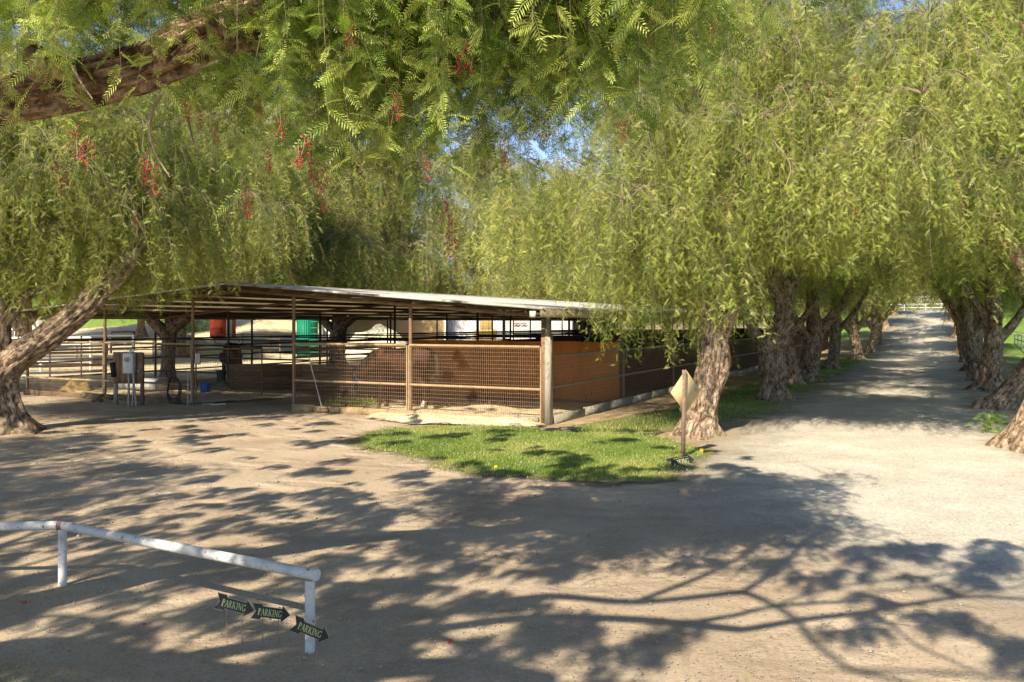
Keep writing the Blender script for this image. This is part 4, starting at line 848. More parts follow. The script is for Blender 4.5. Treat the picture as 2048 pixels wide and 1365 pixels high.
for j in range(2, NB):  # brown-black boards, their colour also put in to give the pens darkness
    board_wall(f'dark board partition between right hand pens, {ordn[j-1]} back from the corner', W(-BAY*1.2, j*LB - .09), W(-.1, j*LB - .09), 4, .05, 1.86, 'darkboard', group='dark partitions between the right hand pens')
board_wall('brown horizontal board barrier across the aisle beside the black horse', W(-3*BAY + .1, 4.6), W(-2*BAY - .1, 4.6), 5, .10, .95, 'board', False)
board_wall('low brown boards at the back of the left front pen', W(-3*BAY - 2.2, 3.6), W(-3*BAY + .1, 4.6), 4, .08, .95, 'board', False)
# kick boards and kerbs at the foot of the fences
def kick(label, p, q, n, z1, th, mat, name='kick_board', part='board'):
    p = np.array(p, float); q = np.array(q, float); d = q - p; L = np.linalg.norm(d); t = thing(name, label, 'kerb', (p[0], p[1], 0), math.atan2(d[1], d[0]))
    rg2 = np.random.RandomState(int(L*77))
    for k in range(n):
        w_ = L/n; m = MB(); a = z1*rg2.uniform(.85, 1.1); b_ = z1*rg2.uniform(.85, 1.1)
        m.add([(k*w_ + .01, -th/2, -.05), ((k+1)*w_ - .01, -th/2, -.05), ((k+1)*w_ - .01, th/2, -.05), (k*w_ + .01, th/2, -.05), (k*w_ + .01, -th/2, a), ((k+1)*w_ - .01, -th/2, b_), ((k+1)*w_ - .01, th/2, b_), (k*w_ + .01, th/2, a)],
              [(0, 3, 2, 1), (4, 5, 6, 7), (0, 1, 5, 4), (1, 2, 6, 5), (2, 3, 7, 6), (3, 0, 4, 7)]); m.obj(part, M[mat], t, loc=(0, rg2.uniform(-.02, .02), 0))
kick('tan timber sill under the left half of the bay horse pen fence', W(-2*BAY + .05, -.12), W(-BAY + .2, -.12), 5, .17, .09, 'rail', 'timber_sill')
kick('broken grey concrete kerb left of the corner post', W(-1.15, -.16), W(-.16, -.14), 2, .20, .10, 'concrete', 'concrete_kerb', 'kerb_stone')
kick('grey board kerb along the right side of the shelter', W(.12, .15), W(.12, 33), 18, .22, .06, 'concrete', 'side_kerb')
kick('worn sill board below the left front pen fence', W(-5*BAY, -.1), W(-3*BAY - .4, -.1), 5, .16, .07, 'board', 'sill_board')

# bedding and spilled shavings
def mound(h, f=3.0): return lambda X, Y, e: h*sm(e)*(.65 + .35*np.sin(X*f + 1)*np.sin(Y*f*1.3))
poly_sheet('wood_shavings', [(-4.4, -.75), (-2.8, -1.15), (-1.2, -.95), (-.2, -.5), (-.12, .1), (-.1, 1.6), (-2.5, 2.2), (-5.2, 1.2)], M['bedding'], .004, .15, .35, wmap=W, hfun=mound(.17))
poly_sheet('pen_bedding', [(-7.3, .1), (-.15, .1), (-.15, 4.9), (-7.3, 4.9)], M['bedding'], .002, .25, .3, wmap=W, hfun=mound(.08))
poly_sheet('pen_bedding', [(-18.5, .0), (-11.3, .0), (-9.6, 3.4), (-12, 5), (-18.5, 4.9)], M['bedding'], .002, .25, .35, wmap=W, hfun=mound(.10))
poly_sheet('shavings_trail', [(.2, -.9), (1.6, -1.3), (2.6, -.4), (1.1, .8), (1.0, 5), (1.3, 9), (.3, 9), (.25, 2)], M['litter'], .003, .2, .4, wmap=W)
poly_sheet('arena_ground', [(-60, 4), (-19.2, 3), (-19.2, 52), (-30, 60), (-60, 30)], M['bedding'], .008, 1.0, 1.0, wmap=W)
# loose straw
rgs = np.random.RandomState(33); n = 5000
ww_ = np.r_[rgs.uniform(-7.3, .1, 3200), rgs.uniform(-18, -10, 1800)]; bb_ = np.r_[rgs.uniform(-.9, 2.5, 3200), rgs.uniform(-.2, 3.2, 1800)]; X, Y = W(ww_, bb_)
a = rgs.uniform(0, 6.28, n); p = np.stack([X, Y, .12 + rgs.uniform(0, .09, n)], -1); d = np.stack([np.cos(a), np.sin(a), rgs.uniform(-.3, .5, n)], -1)*rgs.uniform(.03, .09, n)[:, None]; s2 = np.stack([-np.sin(a), np.cos(a), 0*a], -1)*.004
V = np.stack([p - d, p + s2, p + d, p - s2], 1).reshape(-1, 3); m = MB(); m.add(V, np.arange(4*n).reshape(-1, 4)); tag(m.obj('straw', M['hay'], kind='stuff'), 'loose straw strewn through the front pens', 'straw')

# ------------------------------------------------------------------ horses
def horse(label, loc, rz, coat, pose):
    t = thing('horse', label, 'horse', (loc[0], loc[1], loc[2] if len(loc) > 2 else .05), rz)
    m = MB()
    m.tube([(-.86, 0, 1.16), (-.78, 0, 1.20), (-.55, 0, 1.22), (-.2, 0, 1.14), (.2, 0, 1.12), (.48, 0, 1.16), (.66, 0, 1.14), (.78, 0, 1.10)], [.12, .24, .31, .33, .32, .31, .25, .12], 20, flat=(.84, 1.02), smoothn=4)
    if pose == 'graze':
        neck = [(.50, 0, 1.22), (.78, 0, 1.12), (1.05, 0, .92), (1.26, 0, .74)]; head = [(1.20, 0, .80), (1.36, 0, .62), (1.46, 0, .42), (1.52, 0, .26), (1.53, 0, .18)]
    else:
        neck = [(.50, 0, 1.24), (.75, 0, 1.38), (.95, 0, 1.50), (1.08, 0, 1.56)]; head = [(1.0, 0, 1.60), (1.2, 0, 1.50), (1.36, 0, 1.32), (1.46, 0, 1.18), (1.48, 0, 1.12)]
    m.tube(neck, [.26, .21, .165, .13], 16, flat=(.6, 1.05), smoothn=4); m.tube(head, [.11, .135, .10, .072, .045], 14, flat=(.72, 1), smoothn=4)
    for s in (-1, 1):
        m.tube([(.50, .15*s, 1.05), (.52, .16*s, .80), (.52, .15*s, .52), (.53, .15*s, .46), (.53, .15*s, .16), (.55, .15*s, .09), (.58, .15*s, .02)], [.15, .10, .060, .062, .038, .045, .05], 10, smoothn=3)
        hx = -.04 if s > 0 else .10
        m.tube([(-.62, .15*s, 1.12), (-.62+hx*.2, .18*s, .92), (-.56+hx*.4, .17*s, .74), (-.76+hx, .16*s, .52), (-.76+hx, .16*s, .46), (-.72+hx, .16*s, .16), (-.69+hx, .16*s, .09), (-.66+hx, .16*s, .02)], [.22, .20, .12, .072, .062, .042, .048, .052], 10, smoothn=3)
        p = np.array(head[0]); m.tube([p + (.02, .07*s, .08), p + (.02, .085*s, .17), p + (.03, .08*s, .235)], [.04, .03, .006], 6)
    b = m.obj('body', M[coat], t, True)
    r = b.modifiers.new('remesh', 'REMESH'); r.mode = 'VOXEL'; r.voxel_size = .024; r.use_smooth_shade = True
    s_ = b.modifiers.new('smooth', 'SMOOTH'); s_.factor = .6; s_.iterations = 5
    m = MB(); m.tube([(-.88, 0, 1.30), (-.99, 0, 1.22), (-1.03, 0, .95), (-1.02, 0, .6), (-.98, 0, .38)], [.04, .06, .075, .06, .015], 10, smoothn=4, noise=.3, seed=3); m.obj('tail', M['hair'], t, True)
    N = np.array(neck); m = MB(); m.tube(N + np.array([(-.05, .05, .20), (-.0, .08, .16), (.02, .08, .12), (.02, .06, .10)]), [.05, .085, .08, .05], 10, flat=(.5, 1.3), noise=.35, seed=8, smoothn=5); m.obj('mane', M['hair'], t, True)
    for x, s, white in ((.58, 1, 0), (.58, -1, 0), (-.70, 1, 1), (-.56, -1, 0)):
        m = MB(); m.tube([(x+.01, .15*s, -.03), (x, .15*s, .05)], [.068, .052], 12); m.obj('hoof', M['hoof'], t)
        if white: m = MB(); m.tube([(x - .01, .16*s, .05), (x - .03, .16*s, .10), (x - .06, .16*s, .20)], [.056, .054, .046], 12); m.obj('sock', M['sock'], t, True)
    for s in (-1, 1):
        p = (np.array(head[1])*.8 + np.array(head[2])*.2) + (.03, .093*s, .02); m = MB(); m.tube([p - (0, .01, 0), p + (0, .012, 0)], [.017, .012], 8); m.obj('eye', M['glass'], t)
    H = np.array(head); 
    if pose == 'graze':
        m = MB()
        for c, rr, ax in ((H[3]*.6 + H[2]*.4, .10, H[3]-H[2]), (H[1]*.7 + H[0]*.3, .152, H[1]-H[0])):
            ax = ax/np.linalg.norm(ax); u = np.array((0, 1., 0)); v = np.cross(ax, u); th = np.linspace(0, 2*np.pi, 15)
            m.tube([c + (u*.78*math.cos(a) + v*math.sin(a))*rr for a in th], .014, 6, cap=False)
        for s in (-1, 1): m.tube([H[1]*.7 + H[0]*.3 + (0, .115*s, 0), H[3]*.6+H[2]*.4 + (0, .08*s, 0)], [.014, .014], 6)
        m.obj('halter', M['halter'], t)
    return t
hx, hy = W(-4.75, 1.15)
horse('bay horse in turquoise halter with head lowered to eat behind the front wire fence', (hx, hy, .10), ROT + math.pi - .05, 'horse_bay', 'graze').scale = (1.12, 1.12, 1.08)
horse('black horse standing rump first in the back pen beside the thick trunk', ((465-1024)/1700*33.0, 33.0, .05), R(97), 'horse_black', 'graze')
# green hay the horse eats
rgh = np.random.RandomState(2); hw, hb = W(-6.1, .75); n = 700
p = np.stack([hw + rgh.normal(0, .28, n), hy - .9 + rgh.normal(0, .12, n)*0 + (hb - hy + .9) + rgh.normal(0, .1, n), .12 + rgh.uniform(0, .17, n)], -1); d = rgh.normal(0, 1, (n, 3)); d /= np.linalg.norm(d, axis=1)[:, None]; d *= .09; s2 = np.cross(d, rgh.normal(0, 1, (n, 3))); s2 /= np.linalg.norm(s2, axis=1)[:, None]*100
V = np.stack([p - d, p + s2, p + d, p - s2], 1).reshape(-1, 3); m = MB(); m.add(V, np.arange(4*n).reshape(-1, 4), 0, .5); tag(m.obj('fresh_hay', M['shrub_leaf'], tint=True, kind='stuff'), 'green hay on the sill under the bay horse muzzle', 'hay')

# ------------------------------------------------------------------ things around the shelter
# meter board
x, y = G(256, 810); t = thing('meter_board', 'weathered plywood board on two posts carrying the grey electric meter box', 'meter board', (x, y, 0), R(-6))
for dx in (-.40, .40): m = MB(); m.box((dx - .045, .02, -.05), (dx + .045, .09, 1.48)); m.obj('post', M['timber' if dx < 0 else 'rustpost'], t)
for k in range(4): m = MB(); m.box((-.45 + k*.226, -.005, .60), (-.45 + (k+1)*.226 - .006, .018, 1.50)); m.obj('plank', M['weathered'], t)
mb_ = MB(); mb_.box((-.06, -.17, .90), (.24, -.007, 1.47)); bx_ = mb_.obj('meter_box', M['metalbox'], t); bv = bx_.modifiers.new('bevel', 'BEVEL'); bv.width = .01; bv.segments = 2
m = MB(); m.tube([(.06, -.172, 1.30), (.06, -.205, 1.30)], [.085, .08], 20); m.obj('meter_ring', M['metalbox'], bx_)
m = MB(); m.tube([(.06, -.206, 1.30), (.06, -.225, 1.30)], [.064, .055], 20); m.obj('meter_glass', M['glass'], bx_)
m = MB(); m.tube([(.12, -.08, 1.47), (.12, -.08, 1.60)], [.028, .034], 12); m.obj('service_cap', M['metalbox'], t)
for dx, r_, b2 in ((.06, .028, .06), (.19, .018, .18), (.22, .026, .29)): m = MB(); m.tube([(dx, -.08, .898), (dx + .01, -.08, .62), (b2, -.08, -.03)], [r_]*3, 10, smoothn=4); m.obj('conduit', M['pipe'], t, True)
m = MB(); m.box((-.36, -.05, .84), (-.22, -.006, 1.26), rot=Matrix.Rotation(R(-8), 3, 'Y')); m.obj('dark_glove', M['hair'], t, loc=(.0, 0, 0))
m = MB(); m.box((.30, -.07, .92), (.38, -.006, 1.0)); m.obj('socket', M['pipe'], t)
# hose coil hung on the fence
x, y = W(-3*BAY - .60, -.16); t = thing('hose_coil', 'coiled black rubber hose hanging on the left front fence', 'hose', (x, y, .42), ROT)
for k in range(4):
    th = np.linspace(0, 2*np.pi, 26); rr = .26 + .03*k; m = MB(); m.tube([(rr*.82*math.cos(a) + .03*k, -.02*k + .015*math.sin(3*a), rr*1.2*math.sin(a) - .02*k) for a in th], .012, 7, cap=False); m.obj('loop', M['rubber'], t, True)
m = MB(); m.tube([(.05, 0, -.36), (.4, -.06, -.40), (.8, -.1, -.40), (1.15, -.05, -.36)], .012, 7, smoothn=6); m.obj('tail', M['rubber'], t, True)
# spigot
x, y = W(-3*BAY + .13, -.3); t = thing('water_spigot', 'grey standpipe tap beside the hose coil', 'tap', (x, y, 0), ROT)
m = MB(); m.tube([(0, 0, -.05), (0, 0, .86), (.02, 0, .91), (.09, 0, .90), (.12, 0, .82)], [.016]*5, 8, smoothn=3); m.obj('standpipe', M['pipe'], t, True)
m = MB(); m.tube([(.12, 0, .82), (.13, 0, .5), (.12, 0, .2), (.02, .02, .05)], .009, 7, smoothn=5); m.obj('hose_end', M['pipe'], t, True)
m = MB(); m.tube([(.04, 0, .92), (.04, 0, .96)], [.035, .035], 10); m.obj('tap_handle', M['redpaint'], t)
# notice
x, y = W(-3*BAY + .25, -.05); t = thing('notice', 'small framed paper notice fixed beside the tap', 'notice', (x, y, 1.14), ROT)
m = MB(); m.box((-.105, -.012, 0), (.105, 0, .33)); m.obj('backing', M['board'], t); m = MB(); m.box((-.088, -.016, .018), (.088, -.013, .312)); m.obj('paper', M['paper'], t)
m = MB()
for k in range(9): m.box((-.055 + .01*(k % 3), -.0185, .27 - k*.026), (.055 - .012*((k*5) % 4), -.0172, .278 - k*.026))
m.obj('print', M['ink'], t)
# bucket hung on the gate
x, y = (-8.55, 25.0); t = thing('bucket', 'black bucket hanging by its wire handle on the gate mesh', 'bucket', (x, y, .62), 0)
m = MB(); m.tube([(0, 0, 0), (0, 0, .30), (0, 0, .32), (0, 0, .31), (0, 0, .05)], [.115, .15, .158, .145, .105], 20, cap=False); m.tube([(0, 0, .0), (0, 0, .004)], [.115, .115], 20); m.obj('pail', M['rubber'], t)
m = MB(); m.tube([(-.152, 0, .30), (-.14, 0, .45), (-.03, .0, .55), (.03, 0, .55), (.14, 0, .45), (.152, 0, .30)], .005, 6, smoothn=5); m.obj('handle', M['chain'], t, True)
# rope pile, wood block, blue bucket, straw pile, trough
x, y = G(428, 812); rgp = np.random.RandomState(4); m = MB(); tt = np.linspace(0, 1, 40)
m.tube(np.stack([x - .35 + .7*tt + .05*np.sin(tt*23), y + .06*np.sin(tt*31), .03 + .02*np.abs(np.sin(tt*17))], -1), .018, 7, noise=.5, seed=2); tag(m.obj('rope', M['chain'], smooth=True), 'pale knotted rope lying on the dirt before the gate', 'rope')
x, y = G(197, 804); t = thing('wood_block', 'dark chunk of timber tilted on the ground left of the meter board', 'wood', (x, y, 0), R(15)); m = MB(); m.box((-.17, -.06, 0), (.17, .06, .10), rot=Matrix.Rotation(R(-32), 3, 'Y'), loc=(0, 0, .07)); m.obj('block', M['rustpost'], t); m = MB(); m.box((-.02, -.05, -.02), (.12, .05, .09)); m.obj('wedge', M['board'], t)
x, y = W(-12.9, 2.1); m = MB(); m.tube([(x, y, .12), (x, y, .42)], [.16, .20], 18); tag(m.obj('blue_bucket', M['blue']), 'blue plastic bucket on the straw behind the meter board', 'bucket')
def heap(name, c, rx, ry, h, mat, seed, lab, cat, smooth=True, kind=None):
    rg2 = np.random.RandomState(seed); X = np.linspace(-1.15, 1.15, 46); XX, YY = np.meshgrid(X, X); r = np.hypot(XX, YY)
    Z = h*np.clip(1 - r**1.6, 0, 1)
    for k in range(14): f = rg2.uniform(2, 14); a = rg2.uniform(0, 6.28); Z += h*.5/f*np.sin(f*(XX*np.cos(a)+YY*np.sin(a)) + rg2.uniform(0, 6))*(Z > 0)
    base = gz(c[0] + XX*rx, c[1] + YY*ry)
    V = np.stack([c[0] + XX*rx, c[1] + YY*ry, base + np.maximum(Z, 0) - .03], -1).reshape(-1, 3); i = (np.arange(45)[:, None]*46 + np.arange(45)[None]); m = MB(); m.add(V, np.stack([i, i+1, i+47, i+46], -1).reshape(-1, 4))
    return tag(m.obj(name, M[mat], smooth=smooth, kind=kind), lab, cat)
heap('straw_heap', W(-17.7, 1.0), .7, .5, .42, 'hay', 3, 'yellow straw heap inside the far left of the front pen', 'straw heap')
x, y = W(-16.0, 2.2); t = thing('trough', 'long grey stock trough beside the straw heap', 'trough', (x, y, .1), ROT)
m = MB(); m.box((-1.0, -.25, 0), (1.0, -.22, .38)).box((-1.0, .22, 0), (1.0, .25, .38)).box((-1.0, -.219, 0), (-.97, .219, .38)).box((.97, -.219, 0), (1.0, .219, .38)).box((-.969, -.219, .0), (.969, .219, .03)); m.obj('basin', M['greymetal'], t)
m = MB(); m.tube([(-1.0, -.25, .39), (1.0, -.25, .39)], [.02]*2, 8).tube([(-1.0, .25, .39), (1.0, .25, .39)], [.02]*2, 8); m.obj('rim', M['pipe'], t)
# rake leaning
x, y = G(645, 826); t = thing('broom', 'long handled broom leaning on the bay horse pen fence', 'broom', (x, y, 0), 0)
m = MB(); m.tube([(0, 0, .08), (-.42, .25, 1.45)], [.014, .014], 8); m.obj('handle', M['pipe'], t); m = MB(); m.box((-.14, -.05, .0), (.16, .03, .10)); m.obj('head', M['board'], t)
m = MB()
for k in range(18): m.bar((-.13 + k*.016, -.01, .0), (-.16 + k*.021, -.03, -.02 + .09*((k*3) % 2)), .010)
m.box((-.12, -.045, .10), (.14, .02, .16)); m.obj('bristles', M['twig'], t)
# red hanging toy
x, y = W(-.30, .5); t = thing('feed_cup', 'small red cup hanging on a cord inside the shelter corner', 'hanging cup', (x, y, 1.82), 0)
m = MB(); m.tube([(0, 0, 0), (0, 0, .05), (0, 0, .065)], [.085, .06, .03], 14); m.obj('cup', M['redpaint'], t); m = MB(); m.tube([(0, 0, .06), (0, 0, .72)], [.006]*2, 6); m.obj('cord', M['rust'], t)
# bits by the corner
x, y = G(1030, 855); t = thing('valve_box', 'small grey concrete box on the shavings before the kerb', 'box', (x, y, 0), R(10)); m = MB(); m.box((-.12, -.08, -.02), (.12, .08, .09)); o = m.obj('body', M['concrete'], t); o.modifiers.new('bevel', 'BEVEL').width = .012
m = MB(); m.box((-.09, -.088, .01), (-.03, -.081, .06)); m.obj('opening', M['dark'], t)
for k, (px, py, rz_, lab) in enumerate([(1098, 862, 20, 'flat grey slate slab leaning at the corner post foot'), (1122, 863, -10, 'larger flat grey slate slab right of the corner post foot'), (1140, 860, 40, 'rightmost grey slate slab on the shavings trail')]):
    x, y = G(px, py); m = MB(); L_ = .22 + .05*k; m.add([(-L_, -.08, 0), (L_*.8, -.12, 0), (L_, .09, 0), (-L_*.7, .11, 0), (-L_, -.08, .03), (L_*.8, -.12, .045), (L_, .09, .03), (-L_*.7, .11, .035)], [(0, 3, 2, 1), (4, 5, 6, 7), (0, 1, 5, 4), (1, 2, 6, 5), (2, 3, 7, 6), (3, 0, 4, 7)])
    o = m.obj('slate_slab', M['concrete']); o.location = (x, y, .015); o.rotation_euler = (0, .06, R(rz_)); tag(o, lab, 'slab', 'slate slabs at the corner')
x, y = G(868, 849); m = MB(); m.tube([(x, y, 0), (x, y, .05)], [.04, .035], 12); tag(m.obj('sprinkler_head', M['dark']), 'small black sprinkler head at the back edge of the grass patch', 'sprinkler')

# ------------------------------------------------------------------ signs
def strokes(ch):
    """serif capitals as strokes (x0,y0,x1,y1,width)"""
    T, t = .17, .075
    def serif(x, y, w=.34): return [(x - w/2, y, x + w/2, y, t*.8)]
    def arc(cx, cy, rx, ry, a0, a1, wd, n=9):
        P = [(cx + rx*math.cos(R(a0 + (a1-a0)*i/n)), cy + ry*math.sin(R(a0 + (a1-a0)*i/n))) for i in range(n+1)]
        return [(P[i][0], P[i][1], P[i+1][0], P[i+1][1], wd) for i in range(n)]
    bowl = arc(.20, .74, .30, .23, 88, -88, .13)
    if ch == 'P': return .62, [(.15, 0, .15, 1, T)] + serif(.15, 0) + serif(.12, .97, .26) + bowl
    if ch == 'R': return .74, [(.15, 0, .15, 1, T)] + serif(.15, 0) + serif(.12, .97, .26) + bowl + [(.28, .50, .62, .02, T*.9)] + serif(.66, .01, .18)
    if ch == 'A': return .78, [(.10, 0, .38, 1, t), (.36, 1, .66, 0, T), (.2, .34, .56, .34, t)] + serif(.10, 0, .24) + serif(.66, 0, .28)
    if ch == 'K': return .80, [(.15, 0, .15, 1, T), (.20, .42, .62, .97, t), (.30, .55, .66, .02, T)] + serif(.15, 0) + serif(.15, .97) + serif(.62, .97, .26) + serif(.70, .0, .24)
    if ch == 'I': return .38, [(.17, 0, .17, 1, T)] + serif(.17, 0) + serif(.17, .97)
    if ch == 'N': return .82, [(.13, 0, .13, 1, t), (.10, 1, .66, 0, T), (.66, 0, .66, 1, t)] + serif(.13, 0, .26) + serif(.07, .97, .18) + serif(.66, .97, .26)
    if ch == 'G': return .80, arc(.40, .5, .32, .45, 45, 300, .13, 14) + [(.62, .06, .62, .42, T*.8)] + serif(.62, .42, .28) + [(.62, .98, .62, .74, t)]
def arrow_sign(label, x, y, z, h, tilt, rz, L=.28, flip=False, text='PARKING', skip=0, stakes=True, part_of=None, legs=(-.06, .06)):
    """black arrow board with cream edge and pale green serif letters; z = centre height"""
    t = thing('arrow_sign', label, 'sign', (x, y, 0), rz, 'black PARKING arrow signs')
    rot = Matrix.Rotation(tilt, 3, 'Y'); loc = (0, 0, z); s = L/.30
    out = [(-.150, .062), (-.080, .062), (-.068, .042), (.085, .042), (.085, .066), (.150, 0), (.085, -.066), (.085, -.042), (-.068, -.042), (-.080, -.062), (-.150, -.062), (-.118, 0)]
    out = [(a*s*(-1 if flip else 1), b*s*h/.066/1.0*.066/h*1.0) for a, b in out]
    def plate(pts, y0, y1, name, mat, parent):
        n = len(pts); P = pts if not flip else pts[::-1]; V = [(a, y0, b) for a, b in P] + [(a, y1, b) for a, b in P]
        V = (np.array(V) @ np.array(rot).T) + loc; me = bpy.data.meshes.new(name); me.from_pydata([tuple(v) for v in V], [], [tuple(range(n)), tuple(reversed(range(n, 2*n)))] + [(i, n + i, n + (i+1) % n, (i+1) % n) for i in range(n)])
        me.materials.append(M[mat]); me.update(); return link(name, me, parent)
    b = plate(out, -.003, .003, 'board', 'signedge', t)
    ins = [(a*.978, b_*.955) for a, b_ in out]; plate(ins, -.0042, -.0031, 'face', 'signblack', b)
    widths = [strokes(c)[0] for c in text]; tw = sum(widths); ch = .052*s; sx = .185*s/tw; m = MB(); cx = -.098*s; k = 0
    if flip: cx = -.085*s
    for i, c in enumerate(text):
        wd, st = strokes(c)
        for (x0, y0, x1, y1, wv) in st:
            k += 1; a = np.array((cx + x0*sx, (y0-.5)*ch)); b2 = np.array((cx + x1*sx, (y1-.5)*ch)); d = b2 - a; d /= np.linalg.norm(d) + 1e-9; nn = np.array((-d[1], d[0])) * np.array((wv*sx*.62, wv*ch*.5)); yy = -.0046 - .00002*k
            Q = [(a + nn), (a - nn), (b2 - nn), (b2 + nn)]; V = np.array([(q[0], yy, q[1]) for q in Q]) @ np.array(rot).T + loc
            if i >= skip: m.add(V, [(0, 1, 2, 3)])
        cx += wd*sx
    m.obj('lettering', M['signtext'], b)
    if stakes:
        for dx in legs:
            p = np.array(rot) @ np.array((dx*s, .005, -.03)) + loc; m = MB(); m.tube([(p[0], p[1], p[2]), (p[0], .006, -.05)], [.0028]*2, 6); m.obj('wire_stake', M['wire'], t)
    return t
def at(px, py, D): return ((px-1024)/1700*D, D, EYE + (645-py)/1700*D)
x, y, z = at(470, 1211, 6.25); arrow_sign('leftmost black PARKING arrow sign near the white rail, tilted down to the right', x, y, z, .066, R(15), R(0), .295)
x, y, z = at(542, 1226, 6.2); arrow_sign('middle black PARKING arrow sign of the three near the white rail', x, y, z, .066, R(8), R(2), .283)
x, y, z = at(622, 1261, 5.85); arrow_sign('rightmost black PARKING arrow sign, leaning in front of the white rail post', x, y, z, .066, R(22), R(-2), .28)
x, y, z = at(1364, 929, 14.0); arrow_sign('rear PARKING arrow sign pointing right at the foot of the diamond sign post', x, y + .12, z + .02, .066, R(-10), R(4), .50)
x, y, z = at(1366, 937, 13.7); arrow_sign('front PARKING arrow sign sloping down right at the foot of the diamond sign post', x, y, z - .02, .066, R(20), R(-6), .50)

x, y = G(1366, 918); t = thing('diamond_sign', 'bare back of a diamond warning sign on a rusty post by the grass', 'sign', (x, y, 0), R(50))
t.rotation_euler = (0, 0, 0)
m = MB(); m.bar((0, 0, -.1), (.02, 0, 1.53), .065, .045); m.obj('post', M['rustpost'], t)
q = Matrix.Rotation(R(45), 3, 'Y'); rr = Matrix.Rotation(R(37), 3, 'Z') @ q
m = MB(); m.box((-.27, -.0025, -.27), (.27, .0025, .27), rot=rr, loc=(.055, .045, 1.155)); o = m.obj('plate', M['signback'], t)
m = MB(); m.tube([(.03, -.03, 1.30), (.04, .05, 1.30)], [.010]*2, 8).tube([(.03, -.03, 1.0), (.04, .05, 1.0)], [.010]*2, 8); m.obj('bolt', M['rustpost'], t)
for (px, py, lab) in ((1403, 902, 'yellow marker flag at the right end of the grass'), (991, 934, 'small yellow marker flag at the near edge of the grass')):
    x, y = G(px, py + 6); t = thing('marker_flag', lab, 'marker flag', (x, y, 0), 0, 'yellow marker flags'); s = .8 if px > 1200 else .6
    m = MB(); m.add([(-.04*s, 0, .04*s), (.04*s, .01, .04*s), (.045*s, .015, .13*s), (.02*s, .01, .10*s), (0, .012, .13*s), (-.02*s, .01, .10*s), (-.035*s, 0, .12*s)], [(0, 1, 2, 3, 4, 5, 6)]); m.obj('flag', M['yellow'], t); m = MB(); m.tube([(0, .012, -.02), (0, .012, .12*s)], [.003]*2, 5); m.obj('stake', M['wire'], t)

# ------------------------------------------------------------------ white pipe rail
pA = G(620, 1300); pB = G(125, 1170); t = thing('white_pipe_rail', 'low chipped white pipe rail on white posts at the near left of the yard', 'rail', (pA[0], pA[1], 0))
def rel(x, y, z): return (x - pA[0], y - pA[1], z)
for p, h in ((pA, .50), (pB, .50), ((-6.9, 7.4), .50)):
    m = MB(); m.tube([rel(p[0], p[1], -.1), rel(p[0], p[1], h)], [.036, .036], 20); m.obj('post', M['white'], t, True)
def rail(a, b_):
    m = MB(); m.tube([rel(*a), rel(*b_)], [.040, .040], 22); o = m.obj('rail', M['white'], t, True); return o
dA = np.array((pA[0]-pB[0], pA[1]-pB[1])); dA /= np.linalg.norm(dA)
rail((pB[0] + dA[0]*.03, pB[1] + dA[1]*.03, .53), (pA[0] + dA[0]*.02, pA[1] + dA[1]*.02, .545)); rail((-6.9, 7.4, .53), (pB[0] - .03, pB[1] + .01, .53))
m = MB(); m.tube([rel(pA[0] + dA[0]*.022, pA[1] + dA[1]*.022, .545), rel(pA[0] + dA[0]*.065, pA[1] + dA[1]*.065, .545)], [.042, .042], 22); m.obj('end_cap', M['white'], t, False)
m = MB(); m.tube([rel(pB[0] - .035, pB[1], .53), rel(pB[0] + .035, pB[1] - .01, .53)], [.043, .043], 16); m.obj('weld_collar', M['rustpost'], t, True)

# leafy sucker at the foot of the right edge tree
x, y = G(1978, 868); t = thing('shrub', 'bright green pepper seedling at the foot of the right edge tree', 'shrub', (x, y, 0))
rg2 = np.random.RandomState(6)
def tuft(n, cx, cy, spread, hgt, par, seed):
    rg2 = np.random.RandomState(seed); m = MB(); O = np.stack([rg2.uniform(-spread, spread, n) + cx, rg2.uniform(-.2, .2, n) + cy, rg2.uniform(.02, hgt, n)], -1); d = np.stack([rg2.normal(0, 1, n), rg2.normal(0, .7, n) - .4, rg2.uniform(0, .9, n)], -1); d /= np.linalg.norm(d, axis=1)[:, None]
    leaves(O, d, rg2.uniform(.14, .26, n), rg2, 9, .06, .016, True, rg2.uniform(.4, 1, n), m); m.obj('foliage', M['shrub_leaf'], par, tint=True)
tuft(90, 0, 0, .24, .42, t, 6)
m = MB(); m.tube([(0, 0, -.05), (.03, 0, .2), (.0, 0, .42)], [.012, .01, .005], 6).tube([(0, 0, 0), (-.16, 0, .3)], [.01, .004], 6); m.obj('stem', M['twig'], t)
x, y = G(2040, 885); t2 = thing('shrub', 'darker small shoot on the roots of the right edge tree', 'shrub', (x, y - .25, 0)); tuft(60, 0, 0, .2, .3, t2, 9); m = MB(); m.tube([(0, 0, -.05), (0, 0, .3)], [.01, .005], 6); m.obj('stem', M['twig'], t2)

# ------------------------------------------------------------------ background seen under the roof
def zt(D, py): return EYE - (py - 645)/1700*D
def BX(px, D): return (px-1024)/1700*D
# red shed
D = 66; x = BX(447, D); z0 = float(gz(x, D)); t = thing('red_shed', 'small bright red shed with white trimmed side on the bank', 'shed', (x, D, z0), R(-12))
m = MB(); m.box((-.75, -.7, 0), (.65, .7, 2.3)); m.obj('wall', M['redpaint'], t)
m = MB(); m.box((-.85, -.8, 2.302), (.8, .8, 2.38)); m.obj('roof', M['greymetal'], t); m = MB(); m.box((.655, -.7, 0), (.72, .0, 2.2)); m.obj('side_trim', M['whitepaint'], t)
m = MB(); m.box((-.5, -.95, .2), (.3, -.702, .8)); m.obj('nest_box', M['redpaint'], t)
for k in range(4): m = MB(); m.box((-.45 + k*.2, -.96, .08), (-.38 + k*.2, -.72, .198)); m.obj('leg', M['dark'], t)
